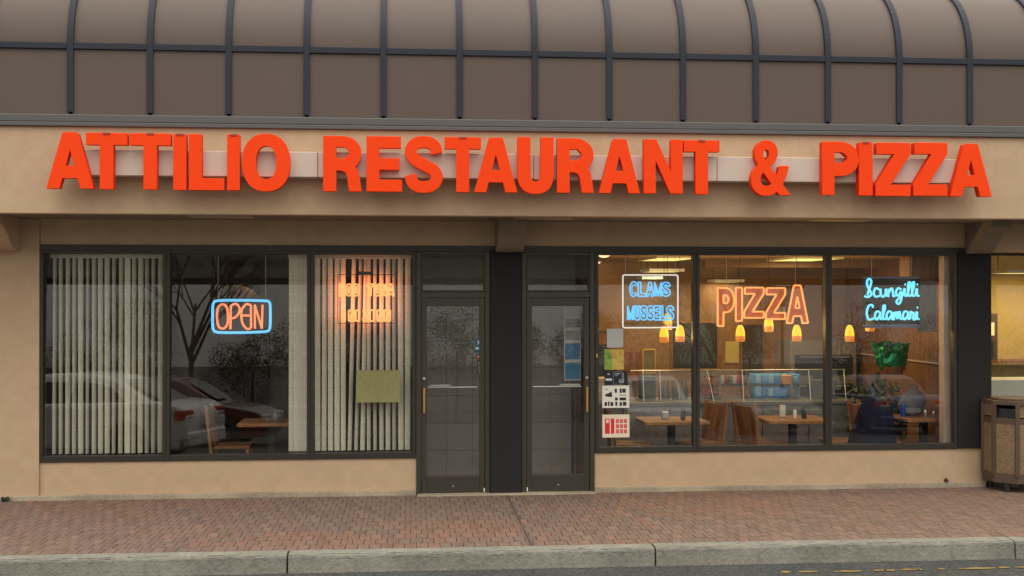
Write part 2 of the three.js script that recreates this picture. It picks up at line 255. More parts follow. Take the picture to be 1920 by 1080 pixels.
// panes lean out a little at the top
const LEAN = THREE.MathUtils.degToRad(-1.2);
function pane(x0, x1, y0, y1, parent, mat = M.pane, z = -0.03) { const g = new THREE.PlaneGeometry(x1 - x0, y1 - y0); g.rotateX(LEAN); g.translate((x0 + x1) / 2, (y0 + y1) / 2, z); return mesh('pane', g, mat, parent); }
for (const [x0, x1, y0] of [[-3.845, -2.557, 0.39], [-2.555, -1.061, 0.39], [-1.059, 0.055, 0.39], [1.992, 3.105, 0.42], [3.107, 4.589, 0.42], [4.591, 6.056, 0.42]]) {
  const w = part('window', frameGeo(x0, x1, y0, 2.597, -0.075, 0.02, 0.036, 0.03, 0.065), M.bronze);
  pane(x0 + 0.02, x1 - 0.02, y0 + 0.03, 2.59, w);
}
for (const [x0, x1, s] of [[0.06, 0.848, 1], [1.192, 1.985, -1]]) {
  const f = part('door_frame', join([rbox(x0, x0 + 0.05, 0.012, 2.594, -0.1, 0.022, 0.004), rbox(x1 - 0.05, x1, 0.012, 2.594, -0.1, 0.022, 0.004), rbox(x0 + 0.05, x1 - 0.05, 2.105, 2.165, -0.1, 0.019, 0.004), rbox(x0 + 0.05, x1 - 0.05, 2.565, 2.594, -0.1, 0.019, 0.004)]), M.doorBronze);
  const tr = mesh('transom', frameGeo(x0 + 0.05, x1 - 0.05, 2.165, 2.565, -0.07, 0.008, 0.02), M.bronze, f); void tr;
  pane(x0 + 0.06, x1 - 0.06, 2.175, 2.555, f, M.pane, -0.03);
  const d = part('door', frameGeo(x0 + 0.054, x1 - 0.054, 0.016, 2.1, -0.055, 0.005, 0.058, 0.085, 0.175), M.doorBronze);
  pane(x0 + 0.1, x1 - 0.1, 0.17, 2.03, d, M.tintPane, -0.028);
  const hx = s > 0 ? x0 + 0.085 : x1 - 0.085, ix = s > 0 ? x1 - 0.1 : x0 + 0.1;
  mesh('pull_handle', rbox(hx - 0.012, hx + 0.012, 0.87, 1.14, 0.008, 0.05, 0.006), M.brass, d);
  mesh('lock', cyl(0.016, 0.016, 0.012).rotateX(Math.PI / 2).translate(hx, 1.24, 0.006), M.steel, d);
  mesh('push_bar', join([uvm(bar([x0 + 0.13, 1.135, -0.1], [x1 - 0.13, 1.135, -0.1], 0.011)), rbox(s > 0 ? x0 + 0.14 : x1 - 0.37, s > 0 ? x0 + 0.37 : x1 - 0.14, 1.13, 1.165, -0.12, -0.09, 0.004)]), M.steel, d);
  mesh('hinge_pivot', rbox(ix + 0.04 * s - 0.006, ix + 0.04 * s + 0.006, 0.02, 0.06, 0.006, 0.018, 0.002), M.white, d);
  mesh('floor_lock', cyl(0.01, 0.01, 0.008, 0, 0, 0, 10).rotateX(Math.PI / 2).translate((x0 + x1) / 2, 0.085, 0.005), M.steel, d);
}
// interior shells
const shell = (name, a, m) => part(name, box(...a), m);
shell('interior_floor', [-4.5, 11.3, -0.1, -0.005, -14, -0.2], M.floor);
shell('interior_wall', [-4.5, -4.4, -0.005, 3.0, -7.1, -0.2], M.darkWall);
shell('interior_wall', [0.062, 0.11, -0.005, 2.6, -7.1, -0.11], M.darkWall);
shell('interior_wall', [1.935, 1.984, -0.005, 3.0, -12, -0.11], M.brownWall);
shell('interior_wall', [6.3, 6.4, -0.005, 3.0, -12, -0.3], M.brownWall);
shell('interior_wall', [1.984, 6.3, -0.005, 3.0, -9.1, -9.0], M.amberWall);
shell('interior_ceiling', [-4.4, 0.11, 2.56, 2.62, -7.1, -0.2], M.darkCeiling);
shell('interior_ceiling', [0.11, 1.935, 2.58, 2.64, -1.6, -0.2], M.darkCeiling);
shell('interior_ceiling', [1.984, 6.3, 2.6, 2.66, -9, -0.2], M.ceiling);
shell('bulkhead', [3.9, 6.3, 2.5, 2.6, -2.9, -2.7], M.ceiling);
{ // rear wall of the dark dining room with two arches
  const s = new THREE.Shape(); s.moveTo(-4.4, 0); s.lineTo(0.06, 0); s.lineTo(0.06, 2.56); s.lineTo(-4.4, 2.56); s.lineTo(-4.4, 0);
  for (const [cx, r, top] of [[-2.6, 0.52, 2.28], [-1.3, 0.5, 2.12]]) { const h = new THREE.Path(); h.moveTo(cx - r, 0.1); h.lineTo(cx - r, top - r); h.absarc(cx, top - r, r, Math.PI, 0, true); h.lineTo(cx + r, 0.1); h.lineTo(cx - r, 0.1); s.holes.push(h); }
  const g = new THREE.ExtrudeGeometry(s, { depth: 0.15, bevelEnabled: false, curveSegments: 20 }); g.translate(0, 0, -5.2); part('arched_wall', uvm(g), M.beigeWall);
  shell('interior_wall', [-4.4, 0.06, 0, 2.56, -7.1, -7.0], M.darkWall);
}
{ // tiled wall behind the two doors
  const v = part('lobby_wall', box(0.11, 1.935, -0.005, 2.58, -1.2, -1.1), M.grout);
  for (let i = 0; i < 6; i++) for (let j = 0; j < 8; j++) mesh('wall_tile', rbox(0.115 + i * 0.304, 0.115 + i * 0.304 + 0.298, 0.004 + j * 0.32, 0.004 + j * 0.32 + 0.314, -1.102, -1.092 + rr(-0.001, 0.001), 0.003), M.tile, v);
}
part('pilaster', rbox(5.985, 6.3, 0.3, 2.6, -0.28, -0.15, 0.004), M.paleTrim);
part('partition_wall', box(1.99, 6.3, -0.005, 2.6, -4.1, -4.0), M.amberWall);
// next shop to the right: recessed front, yellow room
part('shop_front_sill', box(6.452, 11.3, 0.0, 0.3, -0.4, -0.27), M.stucco);
{ const w = part('window', frameGeo(6.452, 8.6, 0.3, 2.613, -0.36, -0.27, 0.04, 0.03, 0.05), M.bronze); pane(6.47, 8.58, 0.33, 2.6, w, M.pane, -0.315);
  const w2 = part('window', frameGeo(8.602, 11.3, 0.3, 2.613, -0.36, -0.27, 0.04, 0.03, 0.05), M.bronze); pane(8.62, 11.28, 0.33, 2.6, w2, M.pane, -0.315); }
shell('interior_wall', [6.452, 11.3, -0.005, 2.72, -2.75, -2.65], M.yellowWall);
shell('interior_wall', [6.402, 6.45, -0.005, 3.0, -7.0, -0.36], M.yellowWall);
shell('interior_ceiling', [6.45, 11.3, 2.72, 2.78, -7.0, -0.4], M.yellowWall);

// ---------------------------------------------------------------- red channel letters
function glyph(ch, w, h) {
  const S = (pts) => { const s = new THREE.Shape(); pts.forEach(([x, y], i) => (i ? s.lineTo(x, y) : s.moveTo(x, y))); s.closePath(); return s; };
  const P = (pts) => { const s = new THREE.Path(); pts.forEach(([x, y], i) => (i ? s.lineTo(x, y) : s.moveTo(x, y))); s.closePath(); return s; };
  const t = Math.min(0.225 * h, 0.35 * w), b = 0.205 * h, el = (cx, cy, rx, ry, p = 2.3, n = 40, a0 = 0, a1 = Math.PI * 2) => { const o = []; for (let i = 0; i < n; i++) { const a = a0 + (a1 - a0) * i / (a1 - a0 > 6 ? n : n - 1), c = Math.cos(a), s = Math.sin(a); o.push([cx + rx * Math.sign(c) * Math.abs(c) ** (2 / p), cy + ry * Math.sign(s) * Math.abs(s) ** (2 / p)]); } return o; };
  if (ch === 'I') return S([[0, 0], [w, 0], [w, h], [0, h]]);
  if (ch === 'T') return S([[w / 2 - t / 2, 0], [w / 2 + t / 2, 0], [w / 2 + t / 2, h - b], [w, h - b], [w, h], [0, h], [0, h - b], [w / 2 - t / 2, h - b]]);
  if (ch === 'L') return S([[0, 0], [w, 0], [w, b], [t, b], [t, h], [0, h]]);
  if (ch === 'E') return S([[0, 0], [w, 0], [w, b], [t, b], [t, 0.4 * h], [w * 0.93, 0.4 * h], [w * 0.93, 0.6 * h], [t, 0.6 * h], [t, h - b], [w * 0.97, h - b], [w * 0.97, h], [0, h]]);
  if (ch === 'Z') return S([[0, 0], [w, 0], [w, b], [w * 0.42, b], [w, h - b], [w, h], [0.03 * w, h], [0.03 * w, h - b], [w * 0.55, h - b], [0, b]]);
  if (ch === 'N') return S([[0, 0], [t * 0.95, 0], [t * 0.95, h * 0.62], [w - t * 1.0, 0], [w, 0], [w, h], [w - t * 0.95, h], [w - t * 0.95, h * 0.4], [t * 1.0, h], [0, h]]);
  if (ch === 'A') { const th = w * 0.265, tp = w * 0.165, s = (w / 2 - tp) / h, y1 = 0.185 * h, y2 = 0.4 * h, ya = (w / 2 - th) / s;
    const sh = S([[0, 0], [th, 0], [th + s * y1, y1], [w - th - s * y1, y1], [w - th, 0], [w, 0], [w / 2 + tp, h * 0.985], [w / 2 + tp - 0.012, h], [w / 2 - tp + 0.012, h], [w / 2 - tp, h * 0.985]]);
    sh.holes.push(P([[th + s * y2, y2], [w / 2, Math.min(ya, h * 0.74)], [w - th - s * y2, y2]])); return sh; }
  if (ch === 'O') { const sh = S(el(w / 2, h / 2, w / 2, h / 2)); sh.holes.push(P(el(w / 2, h / 2, w / 2 - t, h / 2 - b))); return sh; }
  if (ch === 'U') { const o = [[0, h]]; for (const p of el(w / 2, h * 0.36, w / 2, h * 0.36, 2.4, 26, Math.PI, Math.PI * 2)) o.push(p); o.push([w, h], [w - t, h]); for (const p of el(w / 2, h * 0.36, w / 2 - t, h * 0.36 - b, 2.4, 20, Math.PI, Math.PI * 2).reverse()) o.push(p); o.push([t, h]); return S(o); }
  if (ch === 'P' || ch === 'R') { const yb = ch === 'P' ? 0.36 * h : 0.38 * h, cy = (h + yb) / 2, rx = w * 0.5, x0 = w * 0.46, o = [[0, 0], [t, 0], [t, yb]];
    const bowl = el(x0, cy, w - x0, (h - yb) / 2, 2.2, 20, -Math.PI / 2, Math.PI / 2); void rx;
    if (ch === 'R') o.push([w * 0.47, yb], [w * 0.58, yb - 0.03 * h], [w * 0.63, yb - 0.1 * h], [w * 0.69, 0], [w, 0], [w * 0.965, 0.2 * h], [w * 0.92, 0.36 * h], [w * 0.84, 0.44 * h], [w * 0.93, 0.53 * h], ...bowl.filter((p) => p[1] > 0.6 * h)); else o.push(...bowl);
    o.push([0, h]); const sh = S(o), hx = ch === 'P' ? 0.6 * h : 0.59 * h, ht = h - 0.19 * h; sh.holes.push(P([[t, hx], [w * 0.56, hx], [w - t * 0.95, (hx + ht) / 2 - 0.03 * h], [w - t * 0.95, (hx + ht) / 2 + 0.03 * h], [w * 0.56, ht], [t, ht]])); return sh; }
  if (ch === 'S') { const c = new THREE.CatmullRomCurve3([[0.145, 0.31], [0.19, 0.19], [0.32, 0.118], [0.5, 0.1], [0.68, 0.118], [0.82, 0.19], [0.855, 0.29], [0.78, 0.39], [0.62, 0.455], [0.4, 0.53], [0.23, 0.61], [0.15, 0.71], [0.19, 0.81], [0.32, 0.88], [0.5, 0.9], [0.68, 0.88], [0.81, 0.81], [0.85, 0.7]].map(([x, y]) => new THREE.Vector3(x * w, y * h, 0)));
    const n = 60, L = [], R = []; for (let i = 0; i <= n; i++) { const p = c.getPoint(i / n), d = c.getTangent(i / n), k = 0.098 * h; L.push([p.x - d.y * k, p.y + d.x * k]); R.push([p.x + d.y * k, p.y - d.x * k]); } return S([...L, ...R.reverse()]); }
  return null;
}
const font = await new FontLoader().loadAsync('fonts/droid/droid_sans_bold.typeface.json');
function fontShapes(ch, w, h) { const s = font.generateShapes(ch, 1), bb = new THREE.Box2(); for (const q of s) q.getPoints(8).forEach((p) => bb.expandByPoint(p)); const k = (p) => new THREE.Vector2((p.x - bb.min.x) / (bb.max.x - bb.min.x) * w, (p.y - bb.min.y) / (bb.max.y - bb.min.y) * h);
  return s.map((q) => { const e = q.extractPoints(10), r = new THREE.Shape(e.shape.map(k)); r.holes = e.holes.map((hh) => new THREE.Path(hh.map(k))); return r; }); }
const SIGN = thing('channel_letter_sign', 'large orange red block letters reading ATTILIO RESTAURANT & PIZZA on beige raceway', 'shop sign', [0, 3.12, 1.0]);
const signLetters = [['A', -3.385, -2.954], ['T', -3.027, -2.647], ['T', -2.628, -2.246], ['I', -2.226, -2.103], ['L', -2.083, -1.752], ['I', -1.728, -1.609], ['O', -1.589, -1.14], ['R', -0.83, -0.467], ['E', -0.421, -0.082], ['S', -0.057, 0.305], ['T', 0.321, 0.674], ['A', 0.608, 1.025], ['U', 1.025, 1.377], ['R', 1.409, 1.768], ['A', 1.82, 2.224], ['N', 2.261, 2.647], ['T', 2.657, 3.013], ['&', 3.328, 3.725], ['P', 4.044, 4.418], ['I', 4.418, 4.559], ['Z', 4.587, 4.947], ['Z', 4.975, 5.327], ['A', 5.354, 5.786]];
signLetters.map(([c, a, b]) => [c, a * 1.0065, b * 1.0065]).forEach(([ch, x0, x1], i) => {
  const round = 'OSU&'.includes(ch), h = round ? 0.545 : 0.525, w = x1 - x0 - 0.008, f = i / 22, y = (round ? 0.005 : 0.015) - 0.008 * f + rr(-0.003, 0.003), g = glyph(ch, w, h), shp = g ? [g] : fontShapes(ch, w, h);
  const z0 = 0.17, body = new THREE.ExtrudeGeometry(shp, { depth: 0.085, bevelEnabled: false, curveSegments: 12 }); body.translate(x0 + 0.004, y, z0);
  const m = mesh('letter', uvm(body), M.redSide, SIGN);
  const face = new THREE.ExtrudeGeometry(shp, { depth: 0.004, bevelEnabled: true, bevelSize: 0.004, bevelThickness: 0.003, bevelSegments: 2, curveSegments: 12 }); face.translate(x0 + 0.004, y, z0 + 0.088);
  mesh('letter_face', uvm(face), M.red, m);
  if (ch === 'T' || ch === 'I') mesh('clip', rbox((x0 + x1) / 2 - 0.035, (x0 + x1) / 2 + 0.035, y + h - 0.016, y + h + 0.006, z0 + 0.092, z0 + 0.099, 0.002), M.redClip, m);
  else mesh('drain_cover', rbox(x0 + 0.05, x0 + 0.085, y - 0.006, y + 0.004, z0 + 0.05, z0 + 0.08, 0.002), M.redClip, m);
});
for (const [a, b] of [[-3.15, -0.895], [-0.89, 1.2], [1.204, 3.03], [3.034, 5.5]]) mesh('raceway', rbox(a, b, 0.15 - 0.006 * (a > 1 ? 1 : 0), 0.395 - 0.006 * (a > 1 ? 1 : 0), 0.004, 0.168, 0.008), M.raceway, SIGN);

// ---------------------------------------------------------------- neon signs
const tube = (pts, r, closed = false, tension = 0.5, seg) => new THREE.TubeGeometry(new THREE.CatmullRomCurve3(pts.map((p) => new THREE.Vector3(p[0], p[1], p[2] ?? 0)), closed, 'catmullrom', tension), seg ?? pts.length * 6, r, 6, closed);
const poly = (pts, r) => join(pts.slice(0, -1).map((p, i) => uvm(bar([p[0], p[1], 0], [pts[i + 1][0], pts[i + 1][1], 0], r, 6))));
function outline(ch, w, h, r) { const s = glyph(ch, w, h), e = s.extractPoints(4), ring = (pts) => { const q = pts.filter((p, i) => i === 0 || p.distanceTo(pts[i - 1]) > 0.002).map((p) => [p.x, p.y]); q.push(q[0]); return poly(q, r); }; return [ring(e.shape), ...e.holes.map(ring)]; }
function neonLight(x, y, z, w, h, color, k, back) { const l = new THREE.RectAreaLight(color, k, w, h); l.position.set(x, y, z); l.lookAt(x, y, z + (back ? -1 : 1)); scene.add(l); }
{ // OPEN
  const s = thing('open_sign', 'glowing orange OPEN sign with blue border hanging in the dark left window', 'neon sign', [-1.796, 1.905, -0.1]);
  mesh('back_plate', rbox(-0.32, 0.32, -0.2, 0.2, -0.05, -0.03, 0.01), M.black, s);
  mesh('border_tube', tube([[-0.28, -0.16], [-0.3, 0], [-0.28, 0.16], [0, 0.172], [0.27, 0.165], [0.3, 0.14], [0.305, 0], [0.3, -0.12], [0.27, -0.16], [0, -0.172]], 0.0155, true, 0.3), M.blueNeon, s);
  const g = [tube([[-0.2, 0.13], [-0.245, 0.09], [-0.255, 0], [-0.24, -0.1], [-0.195, -0.13], [-0.15, -0.09], [-0.14, 0], [-0.155, 0.1]], 0.013, true),
    poly([[-0.115, -0.135], [-0.11, 0.12]], 0.013), tube([[-0.11, 0.115], [-0.06, 0.135], [-0.02, 0.09], [-0.03, 0.03], [-0.07, -0.012], [-0.11, -0.02]], 0.013),
    tube([[0.1, 0.12], [0.05, 0.13], [0.005, 0.07], [0.0, 0], [0.015, -0.08], [0.06, -0.132], [0.1, -0.125]], 0.013), poly([[0.005, 0.01], [0.1, 0.01]], 0.013), poly([[0.1, 0.12], [0.102, -0.125]], 0.013),
    poly([[0.142, -0.13], [0.14, 0.125], [0.215, -0.13]], 0.012), poly([[0.215, -0.13], [0.222, 0.125]], 0.012)];
  const L = ['letter_O', 'letter_P', 'letter_P', 'letter_E', 'letter_E', 'letter_E', 'letter_N', 'letter_N'];
  for (const n of ['letter_O', 'letter_P', 'letter_E', 'letter_N']) mesh('letter_tube', join(g.filter((_, i) => L[i] === n)), M.orangeNeon, s);
  mesh('hanging_chain', join([uvm(bar([-0.25, 0.2, -0.04], [-0.25, 0.66, -0.04], 0.002, 5)), uvm(bar([0.25, 0.2, -0.04], [0.25, 0.66, -0.04], 0.002, 5))]), M.steel, s);
  neonLight(-1.796, 1.905, -0.07, 0.55, 0.32, lin(1, 0.45, 0.4), 0.5);
}
{ // orange two-line neon in front of the blind
  const s = thing('orange_neon_sign', 'glowing orange two line neon sign in front of the vertical blind', 'neon sign', [-0.467, 2.09, -0.075]);
  mesh('sign_frame', poly([[-0.31, -0.26], [-0.31, 0.262], [0.31, 0.262], [0.31, -0.26], [-0.31, -0.26]], 0.004), M.black, s);
  const row = (txt, x0, x1, y, h) => { const n = txt.length, w = (x1 - x0) / n; [...txt].forEach((c, i) => { if (c !== ' ') { const list = 'COD'.includes(c) ? outline(c === 'D' ? 'O' : c === 'C' ? 'U' : c, w * 0.86, h, 0.0095) : outline(c, c === 'I' ? w * 0.5 : w * 0.86, h, 0.0095); if (c === 'C') list.forEach((g) => g.translate(-w * 0.43, -h / 2, 0).rotateZ(-Math.PI / 2).scale(w * 0.86 / h, h / (w * 0.86), 1).translate(w * 0.43, h / 2, 0)); mesh('letter_tube', join(list).translate(x0 + i * w, y, 0), M.rowNeon, s); } }); };
  row('COO TUNA', -0.3, 0.3, 0.035, 0.125); row('INIZINN', -0.27, 0.26, -0.235, 0.115);
  mesh('transformer', rbox(-0.09, 0.06, 0.262, 0.295, -0.02, 0.02, 0.006), M.black, s);
  neonLight(-0.467, 2.08, -0.085, 0.58, 0.48, lin(1, 0.26, 0.1), 3.8, true);
}
{ // CLAMS MUSSELS
  const s = thing('clams_mussels_sign', 'blue neon sign reading CLAMS MUSSELS inside a white square border', 'neon sign', [2.628, 2.064, -0.13]);
  mesh('border_tube', tube([[-0.3, -0.285], [-0.307, -0.27], [-0.307, 0.27], [-0.3, 0.288], [-0.28, 0.29], [0.29, 0.29], [0.305, 0.28], [0.307, 0.26], [0.307, -0.27], [0.298, -0.288], [-0.28, -0.29]], 0.0085, true, 0.05, 160), M.whiteNeon, s);
  const word = (txt, x0, x1, y, h) => { const w = (x1 - x0) / txt.length; [...txt].forEach((c, i) => { let list; const ww = w * 0.9;
    if (c === 'C') list = [tube([[ww, h * 0.2], [ww * 0.75, 0.01], [ww * 0.3, 0], [0, h * 0.3], [0, h * 0.7], [ww * 0.3, h], [ww * 0.75, h * 0.99], [ww, h * 0.8]], 0.008), tube([[ww * 0.85, h * 0.28], [ww * 0.4, h * 0.18], [ww * 0.25, h * 0.4], [ww * 0.25, h * 0.65], [ww * 0.45, h * 0.82], [ww * 0.85, h * 0.72]], 0.006)];
    else if (c === 'M') list = [poly([[0, 0], [0.04 * ww, h], [ww * 0.5, h * 0.2], [ww * 0.96, h], [ww, 0]], 0.008), poly([[ww * 0.2, 0], [ww * 0.22, h * 0.6], [ww * 0.5, 0], [ww * 0.78, h * 0.6], [ww * 0.8, 0]], 0.007)];
    else list = outline(c, ww, h, 0.0085);
    mesh('letter_tube', join(list).translate(x0 + i * w, y, 0), M.blueNeon, s); }); };
  word('CLAMS', -0.225, 0.225, 0.055, 0.155); word('MUSSELS', -0.255, 0.262, -0.205, 0.155);
  mesh('acrylic_back', new THREE.BoxGeometry(0.6, 0.57, 0.004).translate(0, 0, -0.03), M.acrylic, s);
  mesh('hanging_chain', join([uvm(bar([-0.28, 0.29, 0], [-0.28, 0.5, 0], 0.002, 5)), uvm(bar([0.28, 0.29, 0], [0.28, 0.5, 0], 0.002, 5))]), M.steel, s);
  neonLight(2.628, 2.064, -0.1, 0.5, 0.5, lin(0.35, 0.75, 1), 0.25);
}
{ // PIZZA
  const s = thing('pizza_neon_sign', 'orange outlined neon PIZZA sign in the middle of the right window', 'neon sign', [3.382, 1.79, -0.13]);
  for (const [c, x, w, y, h] of [['P', 0, 0.185, 0.0, 0.42], ['I', 0.205, 0.07, 0.055, 0.37], ['Z', 0.3, 0.22, 0.09, 0.335], ['Z', 0.545, 0.22, 0.075, 0.345], ['A', 0.78, 0.245, 0.03, 0.42]]) {
    const m = mesh('letter_tube', join(outline(c, w, h, 0.0108)).translate(x, y, 0), M.pizzaNeon, s);
    const sh = glyph(c, w - 0.02, h - 0.02); mesh('letter_back', uvm(new THREE.ExtrudeGeometry(sh, { depth: 0.004, bevelEnabled: false }).translate(x + 0.01, y + 0.01, -0.028)), M.orangePlate, m);
  }
  mesh('hanging_chain', join([uvm(bar([0.1, 0.43, 0], [0.1, 0.78, 0], 0.002, 5)), uvm(bar([0.88, 0.45, 0], [0.88, 0.78, 0], 0.002, 5))]), M.steel, s);
  neonLight(3.88, 2.0, -0.1, 0.95, 0.36, lin(1, 0.35, 0.12), 0.35);
}
{ // Scungilli Calamari, in script
  const s = thing('scungilli_calamari_sign', 'cyan script neon sign reading Scungilli Calamari at the right end of window', 'neon sign', [5.045, 1.785, -0.13]);
  const glyphs = { S: [[[0, 0.1], [0.35, 0], [0.7, 0.25], [0.62, 0.6], [0.3, 1.2], [0.28, 1.7], [0.5, 1.95], [0.72, 1.7], [0.62, 1.2], [0.45, 0.7], [0.3, 0.2]], 0.95], c: [[[0.6, 0.8], [0.25, 0.95], [0.02, 0.5], [0.2, 0.05], [0.7, 0.15]], 0.75], u: [[[0, 0.9], [0.02, 0.3], [0.25, 0.02], [0.5, 0.3], [0.55, 0.9], [0.58, 0.25], [0.75, 0.1]], 0.8], n: [[[0, 0], [0.05, 0.9], [0.08, 0.5], [0.35, 0.95], [0.5, 0.6], [0.55, 0.1], [0.75, 0.15]], 0.8], g: [[[0.6, 0.8], [0.25, 0.95], [0.03, 0.5], [0.25, 0.1], [0.6, 0.6], [0.58, -0.3], [0.3, -0.75], [0.1, -0.4], [0.75, 0.2]], 0.8], i: [[[0, 0.2], [0.15, 0.95], [0.18, 0.2], [0.4, 0.12]], 0.42], l: [[[0, 0.2], [0.3, 1.3], [0.22, 1.65], [0.1, 1.3], [0.12, 0.2], [0.4, 0.15]], 0.44], C: [[[0.75, 1.35], [0.6, 1.65], [0.25, 1.5], [0.05, 0.8], [0.25, 0.1], [0.8, 0.2]], 0.9], a: [[[0.6, 0.85], [0.25, 0.95], [0.03, 0.5], [0.2, 0.08], [0.55, 0.5], [0.6, 0.9], [0.6, 0.2], [0.8, 0.12]], 0.82], m: [[[0, 0], [0.05, 0.9], [0.1, 0.4], [0.28, 0.95], [0.38, 0.1], [0.45, 0.6], [0.62, 0.95], [0.72, 0.2], [0.9, 0.12]], 0.95], r: [[[0, 0.12], [0.1, 0.98], [0.16, 0.74], [0.42, 0.8], [0.33, 0.3], [0.45, 0.05], [0.62, 0.16]], 0.6] };
  const word = (txt, x0, x1, y, k) => { let tot = 0; for (const c of txt) tot += glyphs[c][1]; const sx = (x1 - x0) / tot; let x = x0; for (const c of txt) { if (c === 'i') mesh('letter_dot', uvm(bar([x + 0.17 * sx, y + 1.25 * k, 0], [x + 0.24 * sx, y + 1.45 * k, 0], 0.008, 6)), M.cyanNeon, s); mesh('letter_tube', uvm(tube(glyphs[c][0].map(([a, b]) => [x + a * sx, y + b * k]), 0.0125)), M.cyanNeon, s); x += glyphs[c][1] * sx; } };
  word('Scungilli', 0.01, 0.645, 0.325, 0.105); word('Calamari', 0.03, 0.645, 0.065, 0.105);
  mesh('sign_frame', join([rbox(0, 0.66, 0.535, 0.553, -0.03, -0.015, 0.003), rbox(0, 0.66, -0.02, 0.02, -0.03, -0.015, 0.003)]), std([0.12, 0.13, 0.2], 0.4), s);
  mesh('acrylic_back', new THREE.BoxGeometry(0.66, 0.57, 0.004).translate(0.33, 0.27, -0.035), M.smokeAcrylic, s);
  mesh('hanging_chain', join([uvm(bar([0.1, 0.55, -0.02], [0.1, 0.79, -0.02], 0.002, 5)), uvm(bar([0.56, 0.55, -0.02], [0.56, 0.79, -0.02], 0.002, 5))]), M.steel, s);
  neonLight(5.37, 2.05, -0.1, 0.6, 0.45, lin(0.35, 0.85, 1), 0.25);
}

// ---------------------------------------------------------------- window dressing: vertical blinds, papers, stickers
function blind(label, x0, x1, turnOf, zz, lean = () => 0, pitch = 0.062) {
  const b = thing('vertical_blind', label, 'blind', [x0, 0.44, zz], 0, 'vertical blinds in the left windows');
  const w = x1 - x0; mesh('head_rail', rbox(-0.01, w + 0.01, 2.085, 2.13, -0.025, 0.025, 0.004), M.slat, b);
  const sg = new THREE.PlaneGeometry(0.058, 2.07, 4, 6); { const p = sg.attributes.position; for (let i = 0; i < p.count; i++) p.setZ(i, -6 * p.getX(i) ** 2); sg.computeVertexNormals(); }
  const geo = uvm(join([sg.clone(), sg.clone().translate(0, 0, -0.0012)])); geo.translate(0, 1.045, 0);
  const n = Math.round(w / pitch); for (let i = 0; i < n; i++) { const m = mesh('slat', geo, M.slat, b), u = (i + 0.5) / n; m.position.set(u * w, 0.005, rr(-0.003, 0.003)); m.rotation.y = turnOf(u) + rr(-0.3, 0.22); m.rotation.z = lean(u) + rr(-0.004, 0.004); }
  return b;
}
blind('wide blind of narrow open slats filling the leftmost window', -3.78, -2.62, (u) => (u < 0.14 ? 1.0 : u > 0.62 && u < 0.7 ? 0.2 : 1.0), -0.17, () => 0, 0.07);
blind('narrow bunch of closed slats at the right edge of OPEN sign window', -1.30, -1.10, () => 0.15, -0.17, () => 0, 0.05);
blind('blind of slats lit orange behind the two line neon sign', -1.03, 0.0, (u) => (u > 0.86 ? 0.02 : u < 0.28 ? 0.45 : 0.78), -0.19, (u) => (u > 0.3 && u < 0.52 ? -0.045 * (1 - Math.abs(u - 0.42) / 0.14) : 0), 0.069);
function canvasMat(w, h, draw, rough = 0.7) { const c = document.createElement('canvas'); c.width = w; c.height = h; const x = c.getContext('2d'); draw(x, w, h); const t = new THREE.CanvasTexture(c); t.colorSpace = THREE.SRGBColorSpace; t.magFilter = THREE.LinearFilter; return new THREE.MeshStandardMaterial({ map: t, roughness: rough }); }
const sheet = (w, h, d = 0.003) => new THREE.BoxGeometry(w, h, d);
const leaned = (o) => { o.rotation.x = LEAN; return o; };
{ const o = single('paper_notice', (() => { const g = new THREE.BoxGeometry(0.466, 0.345, 0.004, 10, 6, 1), p = g.attributes.position; for (let i = 0; i < p.count; i++) p.setZ(i, p.getZ(i) + 0.01 * Math.sin(p.getX(i) * 9 + p.getY(i) * 5)); g.computeVertexNormals(); return uvm(g); })(), std([0.42, 0.39, 0.17], 0.85, { map: tFab }), 'blank yellow green paper notice below the orange neon sign', 'notice', [-0.347, 1.155, -0.062]); leaned(o); }
leaned(single('paper_note', sheet(0.18, 0.205), std([0.55, 0.56, 0.55], 0.9, { map: tFab }), 'torn blank grey paper note at top of the sticker column', 'notice', [2.217, 1.664, -0.0293]));
leaned(single('green_flyer', sheet(0.215, 0.22), canvasMat(128, 128, (x) => { let q = 5; const r = () => { q = (q * 16807) % 2147483647; return q / 2147483647; }; x.fillStyle = '#b5a345'; x.fillRect(0, 0, 128, 128); for (let i = 0; i < 260; i++) { const px = r() * 128; x.fillStyle = px < 50 ? ['#6f9a3d', '#8fae4a', '#4f7d35'][i % 3] : ['#c2a04a', '#b58a3a', '#c9b765'][i % 3]; x.globalAlpha = 0.35; x.beginPath(); x.arc(px, r() * 128, 4 + r() * 10, 0, 7); x.fill(); } }), 'yellow green printed flyer stuck on the glass', 'flyer', [2.205, 1.432, -0.0244]));
leaned(single('payment_sticker', sheet(0.255, 0.155), canvasMat(160, 96, (x) => { x.fillStyle = '#14181c'; x.fillRect(0, 0, 160, 96); x.strokeStyle = '#7e8c96'; x.lineWidth = 3; x.strokeRect(62, 6, 58, 84); x.fillStyle = '#c9d2d6'; x.fillRect(8, 52, 44, 14); x.fillRect(22, 18, 14, 8); x.fillStyle = '#8d9ba5'; for (const [a, b, w, h] of [[72, 16, 36, 8], [72, 30, 18, 5], [100, 58, 34, 22], [126, 12, 6, 70]]) x.fillRect(a, b, w, h); x.fillStyle = '#14181c'; x.fillRect(108, 64, 14, 8); }, 0.4), 'black sticker with small white print between flyer and white card', 'sticker', [2.225, 1.232, -0.0202]));
